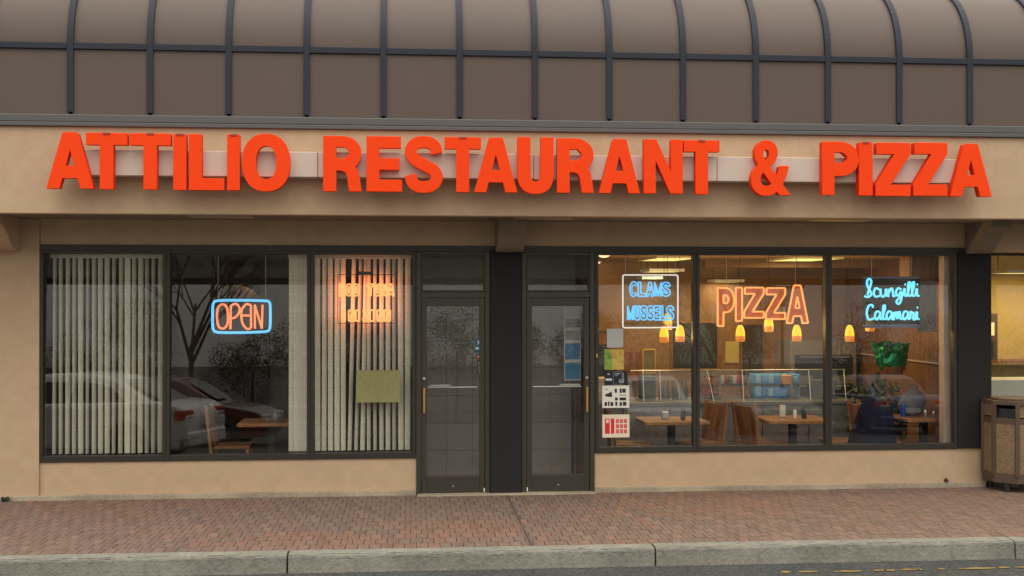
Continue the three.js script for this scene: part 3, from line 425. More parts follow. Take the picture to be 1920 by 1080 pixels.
leaned(single('white_info_card', sheet(0.298, 0.242), canvasMat(192, 156, (x) => { x.fillStyle = '#d9d6cb'; x.fillRect(0, 0, 192, 156); x.fillStyle = '#1b1b1b'; x.beginPath(); x.moveTo(20, 62); x.lineTo(52, 50); x.lineTo(66, 40); x.lineTo(70, 80); x.lineTo(44, 78); x.lineTo(22, 74); x.fill(); for (const [a, b, w, h] of [[88, 22, 16, 28], [124, 22, 14, 30], [142, 22, 24, 28], [90, 84, 20, 20], [122, 84, 46, 20], [16, 116, 18, 26], [40, 112, 12, 30], [58, 116, 20, 26], [92, 112, 14, 30], [122, 116, 18, 26], [146, 114, 24, 28]]) x.fillRect(a, b, w, h); x.fillStyle = '#9b988f'; x.fillRect(120, 64, 48, 8); x.fillRect(18, 22, 24, 8); }), 'white card with black printed blocks on the glass', 'card', [2.222, 1.028, -0.0159]));
leaned(single('red_info_card', sheet(0.298, 0.248), canvasMat(192, 160, (x) => { x.fillStyle = '#dccdb8'; x.fillRect(0, 0, 192, 160); x.fillStyle = '#c8202c'; x.fillRect(18, 28, 34, 106); x.fillRect(60, 28, 24, 106); x.fillStyle = '#e8b9b0'; x.fillRect(26, 34, 20, 26); x.fillStyle = '#cc5560'; for (let i = 0; i < 3; i++) for (let j = 0; j < 3; j++) x.fillRect(96 + i * 28, 32 + j * 36, 22, 28); }), 'cream card with red printed blocks, lowest on the glass', 'card', [2.222, 0.711, -0.0093]));
leaned(single('door_sticker', sheet(0.1, 0.155), canvasMat(64, 96, (x) => { x.fillStyle = '#24506e'; x.fillRect(0, 0, 64, 96); x.fillStyle = '#c7d3da'; x.fillRect(6, 60, 52, 14); x.fillRect(20, 14, 26, 26); x.fillStyle = '#3d7fa6'; x.fillRect(10, 44, 44, 10); }, 0.4), 'blue and white sticker on left door glass', 'sticker', [0.737, 1.59, -0.0343]));
leaned(single('door_decal', sheet(0.07, 0.22), canvasMat(48, 144, (x) => { x.fillStyle = '#3a3a38'; x.fillRect(0, 0, 48, 144); x.fillStyle = '#a8382c'; x.fillRect(4, 6, 40, 34); x.fillStyle = '#d2d2cc'; x.fillRect(10, 14, 24, 8); x.strokeStyle = '#c8c8c4'; x.lineWidth = 3; x.beginPath(); x.arc(26, 66, 12, 0, 7); x.stroke(); x.fillRect(18, 84, 10, 52); }, 0.4), 'narrow red and grey decal below the blue sticker on left door', 'sticker', [0.742, 1.39, -0.0301]));
{ const b = thing('drinks_poster', 'tall blue and white poster seen inside the right door glass', 'poster', [1.82, 1.17, -0.5], 0); mesh('poster_board', rbox(-0.1, 0.09, 0, 0.9, -0.02, 0, 0.003), M.white, b);
  const m = [[0.02, 0.2, [0.05, 0.3, 0.6]], [0.24, 0.42, [0.02, 0.22, 0.55]], [0.46, 0.56, [0.4, 0.42, 0.42]], [0.6, 0.7, [0.12, 0.14, 0.16]], [0.72, 0.86, [0.45, 0.5, 0.52]]]; for (const [a, c, col] of m) mesh('poster_panel', rbox(-0.09, 0.08, a, c, 0, 0.006, 0.002), std(col, 0.5), b);
  mesh('stand', rbox(-0.02, 0.02, -1.175, 0, -0.02, 0, 0.003), M.black, b); }

// ---------------------------------------------------------------- lamps indoors
function troffer(label, x, y, z, w, d, k, top) {
  const t = thing('ceiling_light', label, 'ceiling light', [x, y, z], 0, 'ceiling light panels');
  mesh('housing', frameGeo(-w / 2 - 0.03, w / 2 + 0.03, -d / 2 - 0.03, d / 2 + 0.03, -0.012, 0.03, 0.03).rotateX(-Math.PI / 2).translate(0, -0.012, 0), M.white, t);
  if (top) mesh('hanger', join([uvm(bar([-w / 2, 0.02, 0], [-w / 2, top - y, 0], 0.006, 6)), uvm(bar([w / 2, 0.02, 0], [w / 2, top - y, 0], 0.006, 6))]), M.black, t);
  mesh('light_diffuser', rbox(-w / 2, w / 2, -0.022, -0.006, -d / 2, d / 2, 0.003), M.troffer, t);
  const l = new THREE.RectAreaLight(lin(1, 0.72, 0.36), k, w, d); l.position.set(x, y - 0.03, z); l.lookAt(x, y - 1, z); scene.add(l);
}
troffer('bright ceiling panel above the clams sign', 3.22, 2.6, -1.95, 0.46, 1.1, 12.5);
troffer('bright ceiling panel above the A of the pizza neon', 4.98, 2.6, -1.95, 0.56, 1.1, 12.5);
troffer('hanging light panel just above the clams sign', 3.42, 2.47, -3.2, 0.42, 0.6, 10, 2.6);
troffer('small hanging light panel inside the clams sign border', 3.36, 2.375, -3.75, 0.24, 0.36, 9, 2.6);
troffer('low light panel on the amber wall behind the P of pizza neon', 4.45, 2.335, -3.72, 0.36, 0.4, 12, 2.6);
troffer('hanging light panel in the yellow shop at far right', 8.0, 2.43, -1.75, 1.1, 0.5, 16, 2.72);
function spot(label, x, y, z, k, r = 0.05) { const s = thing('downlight', label, 'ceiling light', [x, y, z], 0, 'round downlights');
  mesh('trim_ring', new THREE.TorusGeometry(r, 0.01, 8, 20).rotateX(Math.PI / 2), M.white, s); mesh('light_bulb', new THREE.SphereGeometry(r * 0.9, 14, 8).scale(1, 0.4, 1).translate(0, -0.008, 0), M.downlight, s);
  const l = new THREE.PointLight(lin(1, 0.72, 0.4), k); l.position.set(x, y - 0.01, z); scene.add(l); }
spot('first small downlight by the dark post in right room', 2.24, 2.6, -0.9, 0.25, 0.07);
spot('second small downlight lower beside the right door post', 2.55, 2.6, -3.6, 0.25, 0.1);
spot('downlight above the OPEN sign', -3.0, 2.56, -6.3, 0.3, 0.09);
{ const s = thing('pendant_drum', 'small dim hanging light right of the downlight over OPEN sign', 'pendant lamp', [-2.62, 2.56, -6.9]); mesh('cord', uvm(bar([0, 0, 0], [0, -0.2, 0], 0.004, 5)), M.black, s); mesh('light_shade', cyl(0.08, 0.06, 0.06, 0, -0.26, 0), M.downlight, s); const l = new THREE.PointLight(lin(1, 0.7, 0.4), 0.15); l.position.set(-2.62, 2.33, -6.9); scene.add(l); }
const pendants = [['leftmost of the three clustered amber pendants', 2.97, 1.67, -1.0], ['upper middle amber pendant of the cluster under clams sign', 3.046, 1.82, -1.15], ['right amber pendant of the three clustered pendants', 3.16, 1.68, -1.0], ['amber pendant under the I of the pizza neon', 3.885, 1.68, -1.0], ['raised amber pendant under the second Z of pizza neon', 4.26, 1.79, -1.1], ['amber pendant under the A of the pizza neon', 4.57, 1.68, -1.0], ['amber pendant just right of the window bar', 5.216, 1.675, -1.0], ['amber pendant in front of the Calamari script', 5.446, 1.8, -0.95]];
for (const [label, x, y, z] of pendants) {
  const p = thing('pendant_lamp', label, 'pendant lamp', [x, y, z], 0, 'amber glass pendants in the right room');
  mesh('light_shade', lathe([[0.0, 0.1], [0.018, 0.098], [0.036, 0.075], [0.05, 0.03], [0.056, -0.03]], 20), M.shadeTop, p);
  mesh('light_rim', lathe([[0.056, -0.03], [0.057, -0.06], [0.052, -0.098], [0.0, -0.1]], 20), M.shadeRim, p);
  mesh('cap', cyl(0.012, 0.01, 0.03, 0, 0.098, 0, 10), M.black, p);
  mesh('cord', uvm(bar([0, 0.125, 0], [0, 2.6 - y, 0], 0.003, 5)), M.black, p);
  const l = new THREE.PointLight(lin(1, 0.6, 0.16), 0.8); l.position.set(x, y - 0.02, z); l.shadow.radius = 2; scene.add(l);
}

// ---------------------------------------------------------------- furniture
function table(label, x, z, w) {
  const t = thing('dining_table', label, 'table', [x, 0, z], 0, 'wooden dining tables by the windows');
  mesh('table_top', rbox(-w / 2, w / 2, 0.675, 0.715, -0.3, 0.3, 0.008), M.tableTop, t);
  mesh('pedestal', rbox(-0.04, 0.04, 0.02, 0.675, -0.04, 0.04, 0.006), M.black, t);
  mesh('foot', join([rbox(-0.27, 0.27, 0, 0.03, -0.035, 0.035, 0.006), rbox(-0.035, 0.035, 0.001, 0.031, -0.25, 0.25, 0.006)]), M.black, t);
}
table('wooden table with dark jar in the right window, nearest the doors', 2.97, -0.62, 0.74);
table('wooden table under the pizza neon pendants with white bottle', 4.39, -0.62, 0.74);
table('wooden table beside the navy coat at the pale post', 5.98, -0.68, 0.62);
table('wooden table in the dark room behind the white car reflection', -1.56, -0.85, 0.7);
function chair(label, x, z, turn, lean = 0.1) {
  const c = thing('wooden_chair', label, 'chair', [x, 0, z], turn, 'wooden dining chairs by the windows');
  mesh('seat', rbox(-0.2, 0.2, 0.42, 0.455, -0.2, 0.2, 0.01), M.wood2, c);
  for (const [a, b] of [[-0.17, 0.17], [0.17, 0.17]]) mesh('leg', rbox(a - 0.018, a + 0.018, 0, 0.42, b - 0.018, b + 0.018, 0.004), M.wood, c);
  for (const a of [-0.18, 0.18]) { const g = rbox(a - 0.02, a + 0.02, 0, 0.9, -0.018, 0.018, 0.005), p = g.attributes.position; for (let i = 0; i < p.count; i++) { const y = p.getY(i); p.setZ(i, p.getZ(i) - 0.18 - (y > 0.43 ? (y - 0.43) * lean * 2.2 : 0)); } g.computeVertexNormals(); mesh('leg', g, M.wood, c); }
  for (const a of [-0.107, 0, 0.107]) { const m = mesh('back_plank', rbox(a - 0.051, a + 0.051, 0.0, 0.42, -0.009, 0.009, 0.004), a ? M.wood2 : M.wood, c); m.position.set(0, 0.46, -0.188); m.rotation.x = -Math.atan(lean * 2.2); }
}
chair('wooden chair left of the first right window table', 2.5, -0.62, Math.PI / 2 - 0.05);
chair('wooden chair right of the first right window table', 3.28, -0.66, -Math.PI / 2 + 0.42);
chair('wooden chair left of the pendant lit middle table', 4.05, -0.66, Math.PI / 2 + 0.45);
chair('wooden chair behind the navy coat', 5.4, -0.6, Math.PI / 2);
chair('wooden chair left of the table in the dark room', -1.98, -0.85, Math.PI / 2);
chair('wooden chair right of the middle table by window bar', 4.98, -0.66, -Math.PI / 2);
function jar(label, x, z, m, h = 0.1, r = 0.03, name = 'table_jar') { single(name, uvm(lathe([[0, 0], [r, 0], [r, h * 0.75], [r * 0.7, h * 0.85], [r * 0.72, h], [0, h]], 14)), m, label, 'jar', [x, 0.716, z]); }
jar('dark jar on the table nearest the right door', 3.09, -0.55, M.black, 0.13, 0.028);
jar('dark jar on the middle table', 4.52, -0.6, M.black, 0.14, 0.03);
jar('white bottle on the middle table', 4.4, -0.56, M.white, 0.1, 0.02, 'white_bottle');
jar('clear jar on the table in the dark room', -1.5, -0.75, std([0.12, 0.16, 0.22], 0.2), 0.1, 0.04);
jar('steel shaker on the table by the pale post', 5.97, -0.6, M.steel, 0.09, 0.03);
jar('second steel shaker nearest the pale post', 6.08, -0.62, M.steel, 0.07, 0.03);
jar('blue glass bottle beside the navy coat', 5.7, -0.6, std([0.02, 0.06, 0.35], 0.15), 0.17, 0.03, 'blue_bottle');
{ // navy coat draped over a chair back, down to the floor side
  const pos = [], idx = [], n = 28, m = 14; for (let j = 0; j <= m; j++) for (let i = 0; i <= n; i++) { const u = i / n, v = j / m, a = u * Math.PI * 2, rx = 0.16 + 0.17 * v + 0.018 * Math.sin(a * 5 + v * 3), rz = 0.1 + 0.1 * v + 0.015 * Math.cos(a * 4 + 1); pos.push(Math.cos(a) * rx * Math.min(1, 0.3 + v * 5) - 0.06 * v, 0.94 - 0.72 * v - 0.05 * Math.cos(a) * (1 - v), Math.sin(a) * rz * Math.min(1, 0.3 + v * 5)); }
  for (let j = 0; j < m; j++) for (let i = 0; i < n; i++) { const a = j * (n + 1) + i, b = a + n + 1; idx.push(a, a + 1, b, a + 1, b + 1, b); } const g = new THREE.BufferGeometry(); g.setAttribute('position', new THREE.Float32BufferAttribute(pos, 3)); g.setIndex(idx); g.computeVertexNormals();
  const c = single('coat', uvm(g), M.navy, 'dark navy coat draped over a chair at the right window', 'coat', [5.3, 0, -0.42]); c.material.side = THREE.DoubleSide;
}
{ const b = thing('shopping_bag', 'slumped grey bag on the table by the pale post', 'bag', [5.86, 0.716, -0.72]); const g = new THREE.SphereGeometry(0.17, 18, 12), p = g.attributes.position; for (let i = 0; i < p.count; i++) { const x = p.getX(i), y = p.getY(i), z = p.getZ(i); p.setXYZ(i, x * 0.9 + 0.02 * Math.sin(y * 30), Math.max(-0.15, y) + 0.15 + 0.02 * Math.sin(x * 24), z * 0.7); } g.computeVertexNormals(); mesh('bag_body', uvm(g), M.grey, b); mesh('bag_handle', new THREE.TorusGeometry(0.07, 0.008, 6, 16, Math.PI).translate(0, 0.3, 0), M.grey, b); }
{ const b = thing('gift_bag', 'shiny green foil gift wrap above the dark plant', 'gift', [5.75, 1.24, -1.05]); const g = new THREE.CylinderGeometry(0.22, 0.16, 0.32, 22, 5, true), p = g.attributes.position; for (let i = 0; i < p.count; i++) { const k = 1 + rr(-0.14, 0.14) * (p.getY(i) > 0 ? 1.4 : 0.6); p.setXYZ(i, p.getX(i) * k, p.getY(i) + 0.16 + rr(-0.02, 0.02), p.getZ(i) * k * 0.8); } const q = g.toNonIndexed(); q.computeVertexNormals(); mesh('foil', uvm(q), M.greenFoil, b); M.greenFoil.side = THREE.DoubleSide; mesh('basket', cyl(0.13, 0.16, 0.1, 0, -0.06, 0), M.wood2, b); }
{ const p = thing('potted_plant', 'dark bushy plant below the green foil', 'plant', [5.66, 0, -1.25]); mesh('pot', lathe([[0, 0], [0.14, 0], [0.18, 0.32], [0.16, 0.32], [0.15, 0.3], [0, 0.3]]), M.wood2, p); const l = []; for (let i = 0; i < 420; i++) { const g = new THREE.PlaneGeometry(0.05, 0.1); g.rotateX(rr(-1.4, 1.4)); g.rotateY(rr(0, 6.28)); const a = rr(0, 6.28), r = Math.sqrt(rnd()) * 0.36; g.translate(Math.cos(a) * r, 0.35 + rr(0, 0.86) * (1 - r * 0.8), Math.sin(a) * r * 0.6); l.push(g); } mesh('foliage', mergeGeometries(l), M.leaf, p); const st = []; for (let i = 0; i < 7; i++) st.push(uvm(bar([rr(-0.05, 0.05), 0.3, rr(-0.05, 0.05)], [rr(-0.25, 0.25), rr(0.7, 1.05), rr(-0.12, 0.12)], 0.008, 5))); mesh('stem', join(st), M.bark, p); mesh('flower', new THREE.IcosahedronGeometry(0.06, 1).translate(0.25, 0.95, 0.2), std([0.4, 0.04, 0.03], 0.7), p); }
{ // counter with glass guard
  const c = thing('serving_counter', 'grey stone serving counter with glass guard behind the tables', 'counter', [2.0, 0, -1.9]);
  for (let i = 0; i < 6; i++) mesh('stone_panel', rbox(0.004 + i * 0.58, 0.58 + i * 0.58 - 0.004, 0.0, 0.78, 0.32 + rr(-0.002, 0.002), 0.36, 0.004), M.marble, c);
  mesh('counter_body', rbox(0, 3.48, 0, 0.78, -0.35, 0.318, 0.004), M.wood2, c);
  mesh('counter_top', rbox(-0.01, 3.5, 0.78, 0.825, -0.38, 0.4, 0.01), M.granite, c);
  for (const x of [0.85, 1.06, 1.72, 2.1, 2.95, 3.4]) mesh('guard_post', uvm(bar([x, 0.825, 0.3], [x + (x === 1.72 ? -0.06 : 0.0), 1.2, 0.22], 0.009)), M.steel, c);
  mesh('guard_rail', uvm(bar([0.7, 1.2, 0.22], [3.42, 1.2, 0.22], 0.007)), M.steel, c);
  for (let i = 0; i < 3; i++) { const g = new THREE.PlaneGeometry(0.86, 0.37); g.rotateX(-0.2); g.translate(1.25 + i * 0.9, 1.02, 0.26); mesh('guard_glass', g, M.acrylic, c); }
}
const goods = (name, label, cat, a, m) => { const [x0, x1, y0, y1, z0, z1] = a; return single(name, rbox(x0 - (x0 + x1) / 2, x1 - (x0 + x1) / 2, 0, y1 - y0, z0 - (z0 + z1) / 2, z1 - (z0 + z1) / 2, 0.01), m, label, cat, [(x0 + x1) / 2, y0, (z0 + z1) / 2]); };
function blueTray(label, y, h, seedc) { const t = thing('blue_glow_crate', label, 'crate', [4.63, y, -2.05]); mesh('crate_body', rbox(-0.3, 0.3, 0, h, -0.12, 0.12, 0.012), std([0.05, 0.3, 0.75], 0.45), t); for (let i = 0; i < 7; i++) mesh('packet', rbox(-0.28 + i * 0.08, -0.215 + i * 0.08, h * 0.15, h * rr(0.75, 1.1), 0.12, 0.135, 0.006), std([[0.2, 0.5, 0.85], [0.03, 0.2, 0.6], [0.3, 0.55, 0.8], [0.08, 0.35, 0.8]][(i + seedc) % 4], 0.4), t); }  // bright blue paint stands in for the glow of a lit display
blueTray('lower blue crate with display glow painted in, on the stone counter', 0.826, 0.14, 0);
goods('back_shelf', 'narrow dark shelf behind the counter guard', 'shelf', [3.9, 5.4, 0.985, 1.005, -2.25, -1.95], M.black);
blueTray('upper blue crate with display glow painted in, on the dark shelf', 1.006, 0.12, 2);
goods('orange_packet', 'small orange packet on the dark shelf beside blue crates', 'packet', [4.68, 4.8, 1.006, 1.12, -1.92, -1.85], std([0.7, 0.28, 0.03], 0.5));
{ const f = thing('food_picture', 'orange and red food picture standing behind the counter glass', 'picture', [3.73, 0.826, -1.85]); mesh('board', rbox(-0.15, 0.15, 0, 0.34, -0.02, 0, 0.004), M.marble, f); mesh('print', new THREE.BoxGeometry(0.24, 0.24, 0.004).translate(0, 0.17, 0.003), canvasMat(128, 128, (x) => { let q = 11; const r = () => { q = (q * 16807) % 2147483647; return q / 2147483647; }; x.fillStyle = '#5a3a28'; x.fillRect(0, 0, 128, 128); for (let i = 0; i < 300; i++) { const y = r() * 128; x.fillStyle = y < 52 ? ['#c9781e', '#a85a18', '#8a4a1c'][i % 3] : y > 76 ? ['#a83a22', '#7a2a1a', '#c05038'][i % 3] : ['#5a3a28', '#6b4a35', '#7a3a26'][i % 3]; x.fillRect(r() * 122, y, 4 + r() * 10, 3 + r() * 6); } }), f); }
goods('black_oven', 'black coffee machine between bright posts on the counter', 'machine', [2.88, 3.04, 0.826, 1.12, -2.1, -1.8], M.black);
for (let i = 0; i < 9; i++) { const x = 3.1 + i * 0.055 + (i > 6 ? 1.3 : 0); single('glass_bottle', uvm(lathe([[0, 0], [0.022, 0], [0.022, 0.13], [0.009, 0.18], [0.009, 0.23], [0, 0.23]], 10)), std([[0.05, 0.05, 0.04], [0.16, 0.13, 0.09], [0.08, 0.1, 0.08]][i % 3], 0.2), ['first', 'second', 'third', 'fourth', 'fifth', 'sixth', 'seventh', 'eighth', 'ninth'][i] + ' bottle from the doors in the row behind counter glass', 'bottle', [x, 0.826, -1.8 - rr(0, 0.08)], 0, 'bottles along the serving counter'); }
// clutter on and behind the counter
for (const [name, label, cat, a, c, ro] of [
  ['pizza_box_stack', 'stack of white pizza boxes on the counter left end', 'boxes', [2.3, 2.66, 0.826, 1.1, -2.2, -1.85], [0.5, 0.47, 0.42], 0.8],
  ['steel_oven', 'wide steel pizza oven against the amber wall', 'oven', [5.25, 6.2, 0, 1.5, -3.99, -3.3], [0.32, 0.3, 0.28], 0.35],
  ['drinks_cooler', 'tall dark drinks cooler beside the steel oven', 'cooler', [2.1, 2.75, 0, 1.62, -3.99, -3.4], [0.05, 0.04, 0.035], 0.3],
  ['till', 'grey cash till on the counter near its right end', 'till', [5.08, 5.36, 0.826, 1.06, -2.15, -1.85], [0.1, 0.1, 0.1], 0.5],
  ['napkin_holder', 'small silver napkin holder on table nearest the doors', 'napkin holder', [2.86, 2.94, 0.716, 0.8, -0.68, -0.6], [0.5, 0.5, 0.48], 0.3],
  ['menu_holder', 'small white menu stand on the middle table', 'menu', [4.26, 4.33, 0.716, 0.86, -0.7, -0.67], [0.6, 0.56, 0.48], 0.7]]) {
  const [x0, x1, y0, y1, z0, z1] = a, w = (x1 - x0) / 2, h = y1 - y0, d = (z1 - z0) / 2, o = thing(name, label, cat, [(x0 + x1) / 2, y0, (z0 + z1) / 2]);
  if (name === 'pizza_box_stack') for (let i = 0; i < 6; i++) mesh('pizza_box', rbox(-w, w, i * 0.045, i * 0.045 + 0.042, -d, d, 0.003).rotateY(rr(-0.08, 0.08)), std(c, ro), o);
  else { mesh('body', rbox(-w, w, 0, h, -d, d, 0.012), std(c, ro, { metalness: ro < 0.4 ? 0.6 : 0 }), o);
    if (name === 'steel_oven') for (const y of [0.62, 1.02]) { const dr = mesh('oven_door', rbox(-w + 0.06, w - 0.06, y, y + 0.28, d, d + 0.015, 0.006), M.black, o); mesh('handle', uvm(bar([-w + 0.12, y + 0.25, d + 0.05], [w - 0.12, y + 0.25, d + 0.05], 0.012)), M.steel, dr); }
    if (name === 'drinks_cooler') { mesh('glass_door', rbox(-w + 0.05, w - 0.05, 0.15, h - 0.2, d, d + 0.012, 0.004), std([0.03, 0.035, 0.04], 0.1), o); mesh('header', rbox(-w + 0.02, w - 0.02, h - 0.17, h - 0.03, d, d + 0.012, 0.004), M.wood2, o); }
    if (name === 'till') mesh('screen', rbox(-w * 0.7, w * 0.7, h, h + 0.14, -0.02, 0.01, 0.006), M.black, o); }
}
for (let i = 0; i < 7; i++) single('paper_cup', uvm(lathe([[0, 0], [0.028, 0], [0.038, 0.1], [0.034, 0.1], [0.026, 0.01], [0, 0.01]], 12)), [M.white, std([0.5, 0.08, 0.06], 0.7), M.steel][i % 3], ['first', 'second', 'third', 'fourth', 'fifth', 'sixth', 'seventh'][i] + ' cup from the left along the dark shelf', 'cup', [3.95 + i * 0.055 + (i > 5 ? 0.95 : 0), 1.006, -2.08], 0, 'cups on the dark shelf');
for (const [i, x] of [2.45, 2.62, 5.35, 5.62].entries()) { const p = thing('wall_picture', ['first small framed picture on amber wall behind clams sign', 'second small framed picture on amber wall behind clams sign', 'framed picture above the steel oven, left one', 'framed picture above the steel oven, right one'][i], 'picture', [x, i < 2 ? 1.7 : 1.78, -3.998]); mesh('frame', frameGeo(-0.07, 0.07, 0, 0.2, 0, 0.02, 0.014), M.wood2, p); mesh('print', rbox(-0.058, 0.058, 0.012, 0.188, 0.002, 0.01, 0.001), std([[0.3, 0.2, 0.1], [0.15, 0.2, 0.22], [0.4, 0.35, 0.25], [0.2, 0.1, 0.08]][i], 0.6), p); }
// boards and pictures on the partition and rear walls
function board(name, label, cat, x0, x1, y0, y1, z, fm, im) { const b = thing(name, label, cat, [(x0 + x1) / 2, y0, z]); const w = (x1 - x0) / 2; mesh('frame', frameGeo(-w, w, 0, y1 - y0, 0, 0.03, 0.025), fm, b); mesh('board_face', rbox(-w + 0.02, w - 0.02, 0.02, y1 - y0 - 0.02, 0.002, 0.016, 0.002), im, b); }
board('menu_board', 'large dark menu board on amber wall left of window bar', 'board', 3.72, 4.42, 1.05, 1.75, -3.998, M.wood, std([0.02, 0.022, 0.026], 0.4));
board('menu_board', 'tall dark board right of the yellow notice', 'board', 4.74, 5.09, 0.95, 1.72, -3.998, M.wood2, std([0.045, 0.035, 0.025], 0.6));
board('wall_picture', 'small gold framed picture on the amber wall near the doors', 'picture', 3.3, 3.5, 1.0, 1.36, -3.998, M.brass, std([0.16, 0.13, 0.08], 0.6));
goods('wall_notice', 'plain yellow notice sheet on the amber wall', 'notice', [4.52, 4.72, 1.15, 1.46, -3.998, -3.985], std([0.5, 0.4, 0.14], 0.8));
goods('wall_cupboard', 'reddish brown cupboard at the left of amber wall', 'cupboard', [2.9, 3.26, 0.9, 1.34, -3.99, -3.75], M.wood2);
{ const r = thing('wall_rail', 'thin pale rail along the brown side wall', 'rail', [6.29, 1.3, -4]); mesh('rail_bar', rbox(-0.02, 0, 0, 0.02, -3.5, 3.4, 0.004), M.paleTrim, r); }
for (let i = 0; i < 2; i++) { const w = [['tall pale wall panel on the brown side wall behind neon', -5.4, 0.5], ['dark hanging cupboard high behind the script neon sign', -0.75, 0.45]][i]; if (i) goods('wall_cupboard', w[0], 'cupboard', [5.72, 6.24, 2.28, 2.6, -0.75, -0.45], M.wood2); else goods('wall_panel', w[0], 'panel', [6.27, 6.3, 1.5, 2.15, -5.9, -5.4], M.paleTrim); }
{ const p = thing('wall_print', 'grey framed photo print beside the script neon sign', 'picture', [5.81, 1.72, -0.2]); mesh('print_face', new THREE.BoxGeometry(0.22, 0.575, 0.012).translate(0, 0.288, 0), std([0.23, 0.2, 0.18], 0.7, { map: tMarble }), p); mesh('hanger', uvm(bar([0, 0.57, -0.01], [0, 0.86, -0.01], 0.003, 5)), M.black, p); }
// yellow shop fittings
goods('white_counter', 'white shop counter seen through the far right window', 'counter', [6.5, 9.2, 0, 1.1, -1.6, -1.1], std([0.6, 0.62, 0.58], 0.6));
{ const s = thing('wall_shelf', 'brown shelf on the yellow wall at far right', 'shelf', [7.75, 1.24, -2.3]); mesh('shelf_board', rbox(-0.5, 1.6, 0, 0.03, -0.3, 0.1, 0.004), M.wood2, s); for (const x of [-0.4, 1.4]) mesh('bracket', rbox(x, x + 0.04, -1.24, 0, -0.28, -0.24, 0.004), M.wood2, s); }
{ const m = thing('warming_oven', 'small oven with lit window on the shelf at far right', 'oven', [7.5, 1.271, -2.35]); mesh('oven_body', rbox(-0.18, 0.18, 0, 0.62, -0.15, 0.15, 0.01), M.canFrame, m); mesh('lit_window', rbox(-0.13, 0.13, 0.33, 0.5, 0.15, 0.158, 0.003), glow([1, 0.62, 0.2], 1.1), m); mesh('dark_window', rbox(-0.13, 0.13, 0.06, 0.26, 0.15, 0.158, 0.003), M.black, m); const l = new THREE.PointLight(lin(1, 0.6, 0.25), 0.06); l.position.set(7.5, 1.69, -2.15); scene.add(l); }

// ---------------------------------------------------------------- on the pavement
{ // litter bin with pebble panels
  const t = thing('litter_bin', 'brown eight sided litter bin with tan panels beside the right column', 'litter bin', [6.62, 0, 0.2]);
  const R = 0.315, v = (k, r) => [Math.cos(Math.PI / 8 + k * Math.PI / 4) * r, Math.sin(Math.PI / 8 + k * Math.PI / 4) * r];
  const ring = (r, y0, y1) => { const g = new THREE.CylinderGeometry(r, r, y1 - y0, 8); g.rotateY(Math.PI / 8); g.translate(0, (y0 + y1) / 2, 0); const q = g.toNonIndexed(); q.computeVertexNormals(); return uvm(q); };
  mesh('base_ring', ring(R + 0.012, 0.1, 0.2), M.canFrame, t); mesh('top_ring', ring(R + 0.012, 0.735, 0.8), M.canFrame, t); mesh('liner', ring(R - 0.05, 0.1, 0.9), M.black, t);
  mesh('lid', join([ring(R + 0.02, 0.945, 0.985), ring(R - 0.06, 0.985, 1.005)]), M.canFrame, t);
  for (let k = 0; k < 8; k++) { const [x, z] = v(k, R + 0.004), [x2, z2] = v(k + 1, R + 0.004), a = Math.atan2(x2 - x, z2 - z); mesh('post', rbox(-0.022, 0.022, 0.18, 0.95, -0.022, 0.022, 0.004).rotateY(-(Math.PI / 8 + k * Math.PI / 4)).translate(x, 0, z), M.canFrame, t); void a;
    const mx = (x + x2) / 2 * 0.985, mz = (z + z2) / 2 * 0.985, ang = Math.PI / 8 + (k + 0.5) * Math.PI / 4; mesh('panel', rbox(-0.1, 0.1, 0.2, 0.735, -0.012, 0.012, 0.004).rotateY(Math.PI / 2 - ang).translate(mx, 0, mz), M.canPanel, t);
    if (k % 2) mesh('top_plate', rbox(-0.1, 0.1, 0.81, 0.94, -0.008, 0.008, 0.003).rotateY(Math.PI / 2 - ang).translate(mx * 0.97, 0, mz * 0.97), M.canPanel, t); }
  for (const [x, z] of [[-0.18, -0.18], [0.18, -0.18], [-0.18, 0.18], [0.18, 0.18]]) mesh('foot', cyl(0.035, 0.035, 0.1, x, 0, z, 12), M.black, t);
}
{ const w = thing('weed', 'tiny green weed at the foot of the left wall', 'plant', [-4.17, 0.0, 0.07]); const l = []; for (let i = 0; i < 26; i++) { const g = new THREE.PlaneGeometry(0.014, 0.05); g.translate(0, 0.025, 0); g.rotateX(rr(-0.9, 0.9)); g.rotateY(rr(0, 6.28)); g.translate(rr(-0.03, 0.03), 0, rr(-0.015, 0.015)); l.push(g); } mesh('leaves', mergeGeometries(l), M.leaf, w); }
{ const p = thing('pipe_stub', 'small rusty pipe stub low on the right base wall', 'pipe', [5.93, 0.075, 0.0]); mesh('pipe', cyl(0.014, 0.014, 0.05, 0, 0, 0, 10).rotateX(Math.PI / 2), std([0.09, 0.05, 0.03], 0.7, { metalness: 0.4 }), p); mesh('collar', cyl(0.022, 0.022, 0.008, 0, 0, 0, 12).rotateX(Math.PI / 2).translate(0, 0, 0.002), std([0.09, 0.05, 0.03], 0.7), p); }

